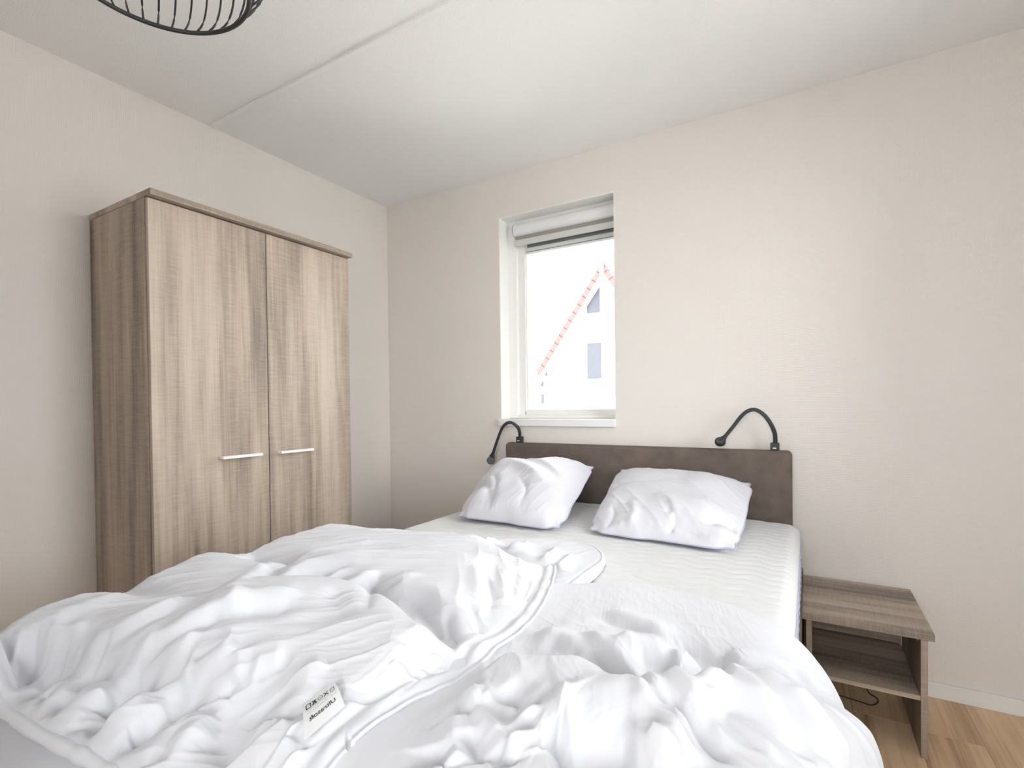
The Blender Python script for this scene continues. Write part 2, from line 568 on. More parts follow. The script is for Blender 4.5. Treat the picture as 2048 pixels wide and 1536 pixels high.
# ------------------------------------------------------------------ wardrobe
WX, WY0, WY1, WZ = 0.477, -1.7085, -0.779, 2.005
wd = thing('wardrobe', 'tall two-door grey oak wardrobe standing against the left wall', 'wardrobe', (0.006, WY0, 0))
W = WY1 - WY0
dx_ = WX - 0.006
tk = 0.018
MB().box(0, dx_ - 0.022, 0.0, tk, 0, WZ - 0.023, 0.0008, 1).build('side_panel', M['oakZ'], wd)
MB().box(0, dx_ - 0.022, W - tk, W, 0, WZ - 0.023, 0.0008, 1).build('side_panel', M['oakZ'], wd)
MB().box(0, dx_ + 0.028, -0.002, W + 0.004, WZ - 0.023, WZ, 0.0012, 2).build('top_board', M['oakY'], wd)
MB().box(0.004, 0.010, tk, W - tk, 0.05, WZ - 0.023).build('back_panel', M['oakZ'], wd)
MB().box(0.01, dx_ - 0.03, tk, W - tk, 0.05, 0.068).build('bottom_board', M['oakY'], wd)
MB().box(dx_ - 0.06, dx_ - 0.045, tk, W - tk, 0.0, 0.05).build('plinth', M['oakY'], wd)
MB().box(0.01, dx_ - 0.03, W / 2 - 0.009, W / 2 + 0.009, 0.068, WZ - 0.023).build('centre_partition', M['oakZ'], wd)
for (ya_, yb_, h0, h1) in ((0.002, W / 2 - 0.0018, -1.466, -1.295), (W / 2 + 0.0018, W - 0.002, -1.206, -1.034)):
    dr = MB().box(dx_ - 0.018, dx_, ya_, yb_, 0.052, WZ - 0.0275, 0.001, 2).build('door', M['oakZ'], wd)
    c0, c1 = h0 - WY0, h1 - WY0
    hd = MB()
    hd.box(dx_ + 0.024, dx_ + 0.034, c0, c1, 1.0015, 1.0135, 0.001, 1)
    hd.box(dx_, dx_ + 0.024, c0, c0 + 0.010, 1.0015, 1.0135, 0.001, 1).box(dx_, dx_ + 0.024, c1 - 0.010, c1, 1.0015, 1.0135, 0.001, 1)
    o = hd.build('handle', M['metal'], dr)
    o['label'] = 'slim pale metal bar handle'

# ------------------------------------------------------------------ nightstand
NX0, NX1, NY0, NY1, NZ = 2.518, 2.9, -0.493, -0.014, 0.428
ns = thing('nightstand', 'low open grey oak nightstand with one shelf beside the bed', 'nightstand', (NX0, NY0, 0))
NW, ND = NX1 - NX0, NY1 - NY0
MB().box(0, NW, 0, ND, NZ - 0.022, NZ, 0.001, 2).build('top_board', M['oakX'], ns)
MB().box(0.012, 0.031, 0.014, ND - 0.002, 0, NZ - 0.022, 0.0008, 1).build('side_panel', M['oakZ'], ns)
MB().box(NW - 0.036, NW - 0.017, 0.014, ND - 0.06, 0, NZ - 0.022, 0.0008, 1).build('side_panel', M['oakZ'], ns)
MB().box(0.031, NW - 0.036, 0.018, ND - 0.02, 0.192, 0.208, 0.0008, 1).build('shelf', M['oakX'], ns)
MB().box(0.031, NW - 0.036, ND - 0.045, ND - 0.03, 0.215, NZ - 0.022, 0.0008, 1).build('back_rail', M['oakX'], ns)
MB().lathe([(0.003, 0), (0.003, 0.0015), (0.0015, 0.0018)], (0, 0, 0), 10).build('screw', M['metal'], ns, loc=(NW - 0.0375, 0.06, NZ - 0.045)).rotation_euler = (0, -pi / 2, 0)

# thin cable hanging below the shelf of the nightstand
cb = MB()
pts = [(2.742, -0.058, 0.192), (2.743, -0.060, 0.06), (2.745, -0.070, 0.012), (2.749, -0.092, 0.004), (2.755, -0.113, 0.003), (2.769, -0.125, 0.003), (2.778, -0.146, 0.003), (2.774, -0.170, 0.003), (2.760, -0.196, 0.003), (2.743, -0.206, 0.003), (2.735, -0.203, 0.003), (2.70, -0.195, 0.003), (2.62, -0.18, 0.003)]


def spline(pts, k=6):
    P = [Vector(p) for p in pts]
    P = [2 * P[0] - P[1]] + P + [2 * P[-1] - P[-2]]
    out = []
    for i in range(1, len(P) - 2):
        for j in range(k):
            t = j / k
            a, b_, c, d = P[i - 1], P[i], P[i + 1], P[i + 2]
            out.append(0.5 * ((2 * b_) + (c - a) * t + (2 * a - 5 * b_ + 4 * c - d) * t * t + (3 * b_ - a - 3 * c + d) * t ** 3))
    out.append(P[-2])
    return out


cb.tube(spline(pts), 0.0022, 8)
tag(cb.build('power_cord', M['black'], None, True), 'thin black cord curling on the floor under the nightstand', 'cord')

# ------------------------------------------------------------------ bed
BX0, BX1, BY0, BY1 = 0.99, 2.51, -0.105, -2.20
bd_ = thing('bed', 'double bed frame with brown suede headboard against the window wall', 'bed', (BX0, BY0, 0))


def rounded_panel(x0, x1, y0, y1, z0, z1, r, n=6):
    """box with soft rounded edges"""
    b = MB().box(x0, x1, y0, y1, z0, z1)
    bmesh.ops.bevel(b.bm, geom=b.bm.edges[:], offset=r, segments=n, affect='EDGES', profile=0.5)
    return b


rounded_panel(0.004, 1.488, 0.020, 0.090, 0.06, 0.889, 0.022).build('headboard', M['suede'], bd_, 'auto')
bd_.children[-1].location.z = 0.099 - 0.0
rounded_panel(0.0, 1.528, -2.10, 0.018, 0.12, 0.495, 0.02).build('bed_base', M['suede'], bd_, 'auto')
for lx in (0.1, 1.42):
    for ly in (-0.1, -2.0):
        MB().lathe([(0.022, 0), (0.03, 0.12), (0.03, 0.135)], (lx, ly, 0), 16).build('leg', M['black'], bd_, 'auto')

# mattress: quilted ticking with wavy stitch lines and a zip piping along the side
MZ0, MZ1 = 0.497, 0.672


def mattress_top(x, y):
    """height of the ticking at a point"""
    u = np.clip((x - BX0) / (BX1 - BX0), 0, 1)
    crown = 0.016 * (4 * u * (1 - u)) ** 0.6
    ph = (y + 0.009 * np.sin(x * 2 * pi / 0.105) + 0.004 * np.sin(x * 2 * pi / 0.31)) / 0.052
    d = np.abs(ph - np.round(ph)) * 0.052
    q = -0.0032 * np.exp(-(d / 0.006) ** 1.1) + 0.0012 * np.cos(x * 2 * pi / 0.105 + np.round(ph) * 2.4) * np.exp(-(d / 0.014) ** 2)
    return MZ1 + crown + q


def mattress():
    nx, ny = 420, 400
    r = 0.045
    # cross-section across the width: side, rounded shoulder, top
    k = np.concatenate([np.linspace(0, 1, 8)[:-1] * 0.13, 0.13 + np.linspace(0, 1, 14)[:-1] * 0.0707])
    xs, zs, on = [], [], []
    for t in np.linspace(0, 1, 10)[:-1]:
        xs.append(BX0); zs.append(MZ0 + t * (MZ1 - r - MZ0)); on.append(0)
    for t in np.linspace(0, pi / 2, 12)[:-1]:
        xs.append(BX0 + r - r * cos(t)); zs.append(MZ1 - r + r * sin(t)); on.append(sin(t) ** 3)
    L = len(xs)
    xt = np.linspace(BX0 + r, BX1 - r, nx)
    X = np.concatenate([xs, xt, [BX0 + BX1 - q for q in xs[::-1]]])
    Z = np.concatenate([zs, np.full(nx, MZ1), zs[::-1]])
    O = np.concatenate([on, np.ones(nx), on[::-1]])
    ys = np.linspace(BY0, BY1, ny)
    Xg, Yg = np.meshgrid(X, ys, indexing='ij')
    q = (mattress_top(Xg, Yg) - MZ1) * O[:, None]
    # rounded ends
    e = np.minimum(BY0 - Yg, Yg - BY1)
    drop = np.where(e < r, r - np.sqrt(np.clip(r * r - (r - e) ** 2, 0, None)), 0)
    Zg = np.maximum(Z[:, None] + q - drop * O[:, None], MZ0)
    # side faces bulge a little
    P = np.stack([Xg, Yg, Zg], -1)
    return P


P = mattress()
mo = thing('mattress', 'white quilted mattress with wavy stitching on the brown bed base', 'mattress', (BX0, BY0, MZ0))
org = np.array([BX0, BY0, MZ0])
grid_mesh('quilted_cover', P - org, M['matt'], mo, flip=True)
MB().box(0.003, BX1 - BX0 - 0.003, BY1 - BY0 + 0.003, -0.003, 0.0, 0.128).build('side_border', M['matt'], mo)
pp = MB()
for zz in (0.022, 0.112):
    pp.tube([(BX1 - BX0 + 0.001 + 0.001 * sin(y * 90), -y, zz) for y in np.linspace(0.01, 2.08, 160)], 0.0035, 6)
pp.build('piping', M['piping'], mo, True)

# ------------------------------------------------------------------ reading lamps on the headboard


def reading_lamp(label, path, base, head, nrm, thick, yoff):
    t = thing('reading_lamp', label, 'lamp', (base[0], -0.045, base[1]), 'reading lamps on the headboard')
    o = Vector((base[0], -0.045, base[1]))
    MB().box(-0.018, 0.018, -0.016, 0.014, 0.0, 0.034, 0.0025, 2).build('base', M['black'], t)
    MB().box(-0.008, 0.006, -0.0168, -0.016, 0.0075, 0.0125).build('logo_mark', M['white_mark'], t)
    P = spline(path, 8)
    n = len(P)
    bm = bmesh.new()
    rings = []
    for i, p in enumerate(P):
        tg = (P[min(i + 1, n - 1)] - P[max(i - 1, 0)]).normalized()
        s = i / (n - 1)
        yv = Vector((0.25 * sin(pi * s), -1, 0.2)).normalized()
        side = tg.cross(yv).normalized()
        yv = side.cross(tg).normalized()
        w = 0.0080 + 0.0015 * (1 - s) + (0.014 * max(0, (s - 0.86) / 0.14) ** 1.6)
        h = 0.0048
        ring = []
        for a in np.linspace(0, 2 * pi, 16, endpoint=False):
            ca, sa = cos(a), sin(a)
            k = (abs(ca) ** 4 + abs(sa) ** 4) ** -0.25
            ring.append(bm.verts.new(p - o + side * (w * ca * k) + yv * (h * sa * k)))
        rings.append(ring)
    for A, B in zip(rings[:-1], rings[1:]):
        for k in range(16):
            bm.faces.new((A[k], A[(k + 1) % 16], B[(k + 1) % 16], B[k]))
    bm.faces.new(rings[0]); bm.faces.new(rings[-1])
    b = MB(); b.bm.free(); b.bm = bm
    b.build('flexible_arm', M['black'], t, 'auto')
    nr = Vector(nrm).normalized()
    rot = nr.to_track_quat('Z', 'Y')
    hd = MB().lathe([(0.0, -thick), (0.020, -thick), (0.0235, -thick * 0.8), (0.024, -0.002), (0.0225, 0.0005), (0.0, 0.0005)][1:-1], (0, 0, 0), 40).build('lamp_head', M['black'], t, 'auto', Vector(head) - o)
    hd.rotation_mode = 'QUATERNION'; hd.rotation_quaternion = rot
    fc = MB().lathe([(0.019, 0.0002), (0.019, 0.0014), (0.0175, 0.0018)], (0, 0, 0), 32).build('face_plate', M['black2'], hd)
    MB().lathe([(0.0038, 0.0018), (0.0038, 0.0028), (0.003, 0.0032)], (0, 0, 0), 16).build('switch_button', M['black'], hd)
    return t


reading_lamp('black reading lamp with its head drooping down left of the headboard',
             [(1.076, -0.045, 1.015), (1.076, -0.047, 1.045), (1.069, -0.052, 1.072), (1.050, -0.062, 1.095), (1.026, -0.07, 1.105), (0.999, -0.076, 1.097), (0.975, -0.082, 1.068), (0.953, -0.085, 1.019), (0.931, -0.088, 0.962), (0.917, -0.09, 0.922), (0.909, -0.091, 0.898)],
             (1.076, 0.9882), (0.902, -0.094, 0.878), (0.45, -0.88, 0.06), 0.010, 0)
reading_lamp('black reading lamp arching high on the right, head above the headboard',
             [(2.409, -0.045, 1.012), (2.411, -0.047, 1.03), (2.409, -0.055, 1.066), (2.395, -0.065, 1.106), (2.373, -0.074, 1.143), (2.349, -0.080, 1.165), (2.325, -0.084, 1.1735), (2.298, -0.086, 1.165), (2.273, -0.087, 1.142), (2.243, -0.088, 1.1), (2.217, -0.089, 1.065), (2.200, -0.09, 1.043), (2.190, -0.091, 1.030)],
             (2.409, 0.9882), (2.184, -0.096, 1.030), (0.10, -0.62, 0.72), 0.020, 0)

# ------------------------------------------------------------------ wire pendant lamp
LC = (1.395, -2.106)
pl = thing('pendant_lamp', 'black wire basket pendant lamp hanging from the ceiling', 'pendant lamp', (LC[0], LC[1], 2.1))


def circ(r, z, n=72):
    return [(r * cos(2 * pi * k / n), r * sin(2 * pi * k / n), z) for k in range(n)]


MB().tube(circ(0.1795, 0.0), 0.0048, 10, True).build('bottom_ring', M['blackmetal'], pl, True)
MB().tube(circ(0.05, 0.36), 0.004, 8, True).build('top_ring', M['blackmetal'], pl, True)
prof = [(0.1795, 0.0), (0.212, 0.045), (0.232, 0.10), (0.236, 0.155), (0.222, 0.215), (0.185, 0.275), (0.125, 0.325), (0.05, 0.36)]
sp_ = spline([(r, 0, z) for r, z in prof], 3)
rm = MB().tube(sp_, 0.0023, 6)
me_rib = bpy.data.meshes.new('rib')
rm.bm.to_mesh(me_rib)
rm.bm.free()
me_rib.materials.append(M['blackmetal'])
me_rib.polygons.foreach_set('use_smooth', [True] * len(me_rib.polygons))
for k in range(43):
    o = bpy.data.objects.new('rib', me_rib)
    COL.objects.link(o)
    o.parent = pl
    o.rotation_euler = (0, 0, radians(134.3 + k * 360 / 43))
MB().lathe([(0.022, 0.24), (0.024, 0.30), (0.02, 0.35), (0.006, 0.365)], (0, 0, 0), 20).build('socket', M['blackmetal'], pl, 'auto')
MB().tube([(0, 0, 0.36), (0, 0, 0.48)], 0.0035, 8).build('cord', M['black'], pl, True)
MB().lathe([(0.05, 0.475), (0.05, 0.495), (0.03, 0.4995)], (0, 0, 0), 32).build('ceiling_rose', M['blackmetal'], pl, 'auto')
MB().lathe([(0.008, 0.14), (0.026, 0.152), (0.031, 0.18), (0.024, 0.21), (0.014, 0.24)], (0, 0, 0), 20).build('bulb', plain('milk_glass', (0.8, 0.8, 0.78), 0.3), pl, True)
# ------------------------------------------------------------------ duvets: height functions


def interp(x, pts):
    a = np.array(pts, float)
    # smooth (Catmull-like) interpolation through dense linear resampling
    xs, ys = a[:, 0], a[:, 1]
    t = np.interp(x, xs, np.arange(len(xs)))
    i = np.clip(np.floor(t).astype(int), 0, len(xs) - 2)
    f = t - i
    im, ip = np.clip(i - 1, 0, None), np.clip(i + 2, None, len(xs) - 1)
    p0, p1, p2, p3 = ys[im], ys[i], ys[i + 1], ys[ip]
    return 0.5 * (2 * p1 + (p2 - p0) * f + (2 * p0 - 5 * p1 + 4 * p2 - p3) * f * f + (3 * p1 - p0 - 3 * p2 + p3) * f ** 3)


def smooth(a, b, x):
    t = np.clip((x - a) / (b - a), 0, 1)
    return t * t * (3 - 2 * t)


def poly_dist(X, Y, pts):
    """distance, side (+ to the right of travel) and position 0..1 along a polyline"""
    best = np.full(X.shape, 1e9)
    side = np.zeros(X.shape)
    pos = np.zeros(X.shape)
    P = np.array(pts, float)[:, :2]
    seg = np.hypot(*(P[1:] - P[:-1]).T)
    cum = np.concatenate([[0], np.cumsum(seg)])
    for i in range(len(P) - 1):
        ax, ay = P[i]
        dx, dy = P[i + 1] - P[i]
        L2 = dx * dx + dy * dy
        t = np.clip(((X - ax) * dx + (Y - ay) * dy) / L2, 0, 1)
        ex, ey = X - ax - t * dx, Y - ay - t * dy
        d = np.hypot(ex, ey)
        k = d < best
        best = np.where(k, d, best)
        side = np.where(k, np.sign(ex * dy - ey * dx), side)
        pos = np.where(k, (cum[i] + t * seg[i]) / cum[-1], pos)
    return best, side, pos


def curve_pts(pts, k=5):
    P = np.array(pts, float)
    if len(P) < 3:
        return P
    Q = np.vstack([2 * P[0] - P[1], P, 2 * P[-1] - P[-2]])
    out = []
    for i in range(1, len(Q) - 2):
        for t in np.arange(k) / k:
            a, b, c, d = Q[i - 1], Q[i], Q[i + 1], Q[i + 2]
            out.append(0.5 * (2 * b + (c - a) * t + (2 * a - 5 * b + 4 * c - d) * t * t + (3 * b - a - 3 * c + d) * t ** 3))
    out.append(P[-1])
    return np.array(out)


def features(X, Y, feats):
    """sum of folds.  feat = (amp, w_left, w_right, fade_start, fade_end, [(x, y) ...]):
    amp > 0 a ridge, amp < 0 a crease; widths differ on the two sides; fades taper the ends"""
    Z = np.zeros(X.shape)
    for amp, wl, wr, f0, f1, pts in feats:
        C = curve_pts(pts)
        m = 3.2 * max(wl, wr)
        lo, hi = C.min(0) - m, C.max(0) + m
        k = (X > lo[0]) & (X < hi[0]) & (Y > lo[1]) & (Y < hi[1])
        if not k.any():
            continue
        d, s, p = poly_dist(X[k], Y[k], C)
        w = np.where(s > 0, wr, wl)
        e = 1.25 if amp < 0 else 1.45
        d = np.sqrt(d * d + (0.16 * w) ** 2) - 0.16 * w
        prof = np.exp(-(d / w) ** e)
        if f0 > 0:
            prof = prof * smooth(0, f0, p)
        if f1 > 0:
            prof = prof * smooth(0, f1, 1 - p)
        Z[k] += amp * prof
    return Z


_G = {}


def vnoise(x, y, seed=0):
    """smooth value noise, -1..1"""
    if seed not in _G:
        _G[seed] = np.random.RandomState(100 + seed).uniform(-1, 1, (256, 256))
    g = _G[seed]
    xi, yi = np.floor(x).astype(int), np.floor(y).astype(int)
    fx, fy = x - xi, y - yi
    fx, fy = fx * fx * fx * (fx * (6 * fx - 15) + 10), fy * fy * fy * (fy * (6 * fy - 15) + 10)
    a, b = g[xi % 256, yi % 256], g[(xi + 1) % 256, yi % 256]
    c, d = g[xi % 256, (yi + 1) % 256], g[(xi + 1) % 256, (yi + 1) % 256]
    return (a * (1 - fx) + b * fx) * (1 - fy) + (c * (1 - fx) + d * fx) * fy


def ridged(x, y, seed=0):
    """sharp-crested folds, 0..1"""
    return (1 - np.abs(vnoise(x, y, seed))) ** 2


def streaks(X, Y, ang, lam, length, seed=0, warp=0.3):
    """folds running along direction ang (radians), lam apart, length long"""
    c, s = np.cos(ang), np.sin(ang)
    u = (X * c + Y * s)
    v = (-X * s + Y * c)
    v = v + warp * lam * vnoise(u / (length * 0.8), v / (lam * 3), seed + 7)
    return ridged(u / length, v / lam, seed) - 0.45


FOOT = -2.175


def foot_drop(Y):
    t = (FOOT - Y) / 0.035
    return 0.035 * np.log1p(np.exp(np.clip(t, -30, 30))) * 0.95


B_RIGHT = [(-2.40, 1.985), (-2.25, 1.985), (-2.14, 1.985), (-2.02, 2.005), (-1.95, 2.025), (-1.88, 2.03), (-1.80, 2.03), (-1.72, 2.03), (-1.60, 2.01), (-1.48, 1.975), (-1.36, 1.93), (-1.24, 1.875), (-1.1, 1.84)]
B_BACK = [(0.7, -1.14), (1.08, -1.17), (1.2, -1.22), (1.3, -1.25), (1.40, -1.24), (1.52, -1.22), (1.60, -1.20), (1.69, -1.24), (1.76, -1.28), (1.84, -1.29), (1.90, -1.25), (2.1, -1.2)]
B_FRONT = [(0.8, -2.31), (1.23, -2.307), (1.41, -2.303), (1.6, -2.292), (1.8, -2.29), (2.1, -2.29)]
B_LEFT = [(-2.40, 0.785), (-2.27, 0.785), (-2.19, 0.786), (-2.10, 0.780), (-2.03, 0.760), (-1.985, 0.781), (-1.84, 0.798), (-1.72, 0.767), (-1.62, 0.791), (-1.46, 0.798), (-1.35, 0.776), (-1.23, 0.732), (-1.17, 0.705), (-1.0, 0.69)]


def b_base(X, Y):
    """big shape of the puffed upper duvet"""
    xr, yb = interp(Y, B_RIGHT), interp(X, B_BACK)
    dr, db = xr - X, yb - Y
    z = 0.742 + 0.046 * (1 - np.exp(-np.clip(dr - 0.035, 0, None) / 0.11))
    # rounded back edge
    w = 0.11
    t = np.clip(db / w, 0, 1)
    z = 0.700 + (z - 0.700) * np.sqrt(1 - (1 - t) ** 2)
    # left crown follows its own profile, then falls over the bed's side
    zl = interp(Y, B_LEFT)
    k = smooth(1.42, 1.08, X)
    z = z * (1 - k) + zl * k
    z = z - np.clip(1.085 - X, 0, None) ** 1.6 * 4.2 - np.clip(1.02 - X, 0, None) * 1.3
    z = z - foot_drop(Y) * (1 - 0.9 * smooth(1.26, 1.06, X))
    return z


def a_thick(X):
    return 0.018 + 0.030 * smooth(1.80, 1.93, X) + 0.020 * smooth(1.98, 2.2, X)


A_EDGE = [(0.6, -1.42), (1.5, -1.42), (1.91, -1.40), (2.02, -1.355), (2.12, -1.325), (2.22, -1.315), (2.32, -1.325), (2.42, -1.355), (2.51, -1.40), (2.60, -1.43), (2.75, -1.46), (3.1, -1.50)]
A_MZ = 0.672


def a_path(S):
    """folded line over the mattress top, round its right shoulder and down its side"""
    c, rc = 2.440, 0.085
    L = rc * np.pi / 2
    a = np.clip((S - c) / rc, 0, np.pi / 2)
    down = np.clip(S - c - L, 0, None)
    u = np.clip((S - 0.99) / 1.52, 0, 1)
    x = np.minimum(S, c) + rc * np.sin(a) + 0.06 * down
    z = A_MZ + 0.016 * (4 * u * (1 - u)) ** 0.6 * (S < c + L) + 0 * S - rc * (1 - np.cos(a)) - down
    return x, z, np.sin(a), np.cos(a)


def a_surface(S, Y, feat=True):
    x, z, nx, nz = a_path(S)
    ye = interp(S, A_EDGE)
    d = ye - Y
    w = 0.085 + 0.02 * smooth(2.3, 2.6, S)
    t = np.clip(d / w, 0, 1)
    th = a_thick(S) + 0.035 * smooth(2.45, 2.75, S) - 0.03 * smooth(2.8, 3.1, S)
    prof = np.sqrt(1 - (1 - t) ** 2)
    h = 0.004 + th * prof
    if feat:
        f = 1.15 * features(S, Y, A_FEATS)
        f += (0.0026 - 0.0014 * smooth(0.45, 0.25, d)) * streaks(S, Y, -0.95, 0.060, 0.34, 3) * smooth(1.9, 2.05, S)
        f += (0.0012 - 0.0007 * smooth(0.45, 0.25, d)) * streaks(S, Y, -0.75, 0.022, 0.12, 5) * smooth(1.9, 2.05, S)
        f += 0.0030 * streaks(S, Y, -0.62, 0.030, 0.30, 14, 0.15) * smooth(-1.80, -1.92, Y - 0.25 * (S - 2.35)) * smooth(2.0, 2.15, S)
        f += 0.0007 * streaks(S, Y, -1.3, 0.009, 0.05, 6)
        f += 0.004 * vnoise(S / 0.16, Y / 0.16, 9) * smooth(1.95, 2.1, S)
        # gathers at the rolled edge
        f += 0.0012 * np.exp(-np.clip(d, 0, None) / 0.06) * (vnoise(S / 0.05, Y * 6, 4))
        h = h + f * smooth(0, 0.10, d) * smooth(1.96, 2.08, S)
        h = h + 0.006 * streaks(S, Y, 1.15, 0.05, 0.4, 12) * smooth(-2.19, -2.26, Y)
    return np.stack([x + nx * h, Y + 0 * S, z + nz * h - foot_drop(Y)], -1)


def b_height(X, Y):
    z = b_base(X, Y)
    dr = interp(Y, B_RIGHT) - X
    db = interp(X, B_BACK) - Y
    f = features(X, Y, B_FEATS)
    k = smooth(0.03, 0.10, dr)
    # fill bunching along the seams: gathers that fade into the puff
    f += (0.0055 - 0.0035 * smooth(-1.75, -1.55, Y)) * np.exp(-np.clip(dr - 0.04, 0, None) / 0.075) * k * (ridged((Y * 0.8 + X * 0.6) / 0.030 + 0.35 * vnoise(X / 0.05, Y / 0.05, 21), X / 0.16, 22) - 0.4)
    # long soft folds, fanning towards the seam on the right, finer ones riding on them
    q = smooth(1.58, 1.82, X) * smooth(-1.98, -1.80, Y)
    f += 0.0075 * streaks(X, Y, 0.62, 0.070, 0.40, 31) * k * (1 - q) + 0.0050 * streaks(X, Y, -0.95, 0.060, 0.30, 35) * k * q
    f += 0.0038 * streaks(X, Y, 0.74, 0.031, 0.20, 32) * k * (1 - q) + 0.0020 * streaks(X, Y, -0.85, 0.027, 0.16, 36) * k * q
    f += 0.0013 * streaks(X, Y, 0.50, 0.012, 0.09, 33) * k
    f += 0.007 * vnoise(X / 0.14, Y / 0.14, 34) * k
    z = z + f * smooth(0.0, 0.06, db) * smooth(-0.005, 0.045, Y - interp(X, B_FRONT))
    lo = 0.722 - foot_drop(Y) - 3 * np.clip(1.05 - X, 0, None)
    z = np.where(dr > 0.05, lo + 0.008 * np.log1p(np.exp(np.clip((z - lo) / 0.008, -30, 30))), z)
    # flat stitched border with a piped line
    z = z + 0.0035 * np.exp(-((dr - 0.022) / 0.009) ** 2) * (1 + 0.8 * vnoise(Y / 0.05, X * 0, 44)) - 0.0055 * np.exp(-((dr - 0.040) / 0.007) ** 2) - 0.003 * np.exp(-((dr - 0.009) / 0.003) ** 2)
    z = z + 0.003 * vnoise(X / 0.02, Y / 0.03, 41) * smooth(0.06, 0.0, dr)
    return z


L_FEATS = [(0.022, 0.02, 0.014, .3, .1, [(1.55, -1.08), (1.60, -1.18), (1.62, -1.28)]), (0.024, 0.02, 0.014, .3, .1, [(1.68, -1.05), (1.71, -1.15), (1.73, -1.26)]), (0.022, 0.02, 0.016, .3, .1, [(1.79, -1.06), (1.83, -1.17), (1.85, -1.27)]), (0.018, 0.016, 0.014, .3, .1, [(1.88, -1.10), (1.89, -1.2), (1.90, -1.28)]), (0.02, 0.025, 0.02, .3, .1, [(1.40, -1.14), (1.46, -1.22), (1.5, -1.3)]), (0.03, 0.05, 0.05, .2, .2, [(1.2, -1.25), (1.5, -1.22), (1.9, -1.25)])]
LABEL_C = [(1.877, -2.137), (1.899, -2.095), (1.944, -2.114), (1.933, -2.176)]
L_BACK = [(0.85, -1.19), (1.05, -1.20), (1.27, -1.12), (1.45, -1.04), (1.57, -1.0), (1.72, -0.935), (1.83, -0.93), (1.90, -0.955), (1.95, -1.02), (1.975, -1.09), (1.995, -1.20), (2.0, -1.40)]


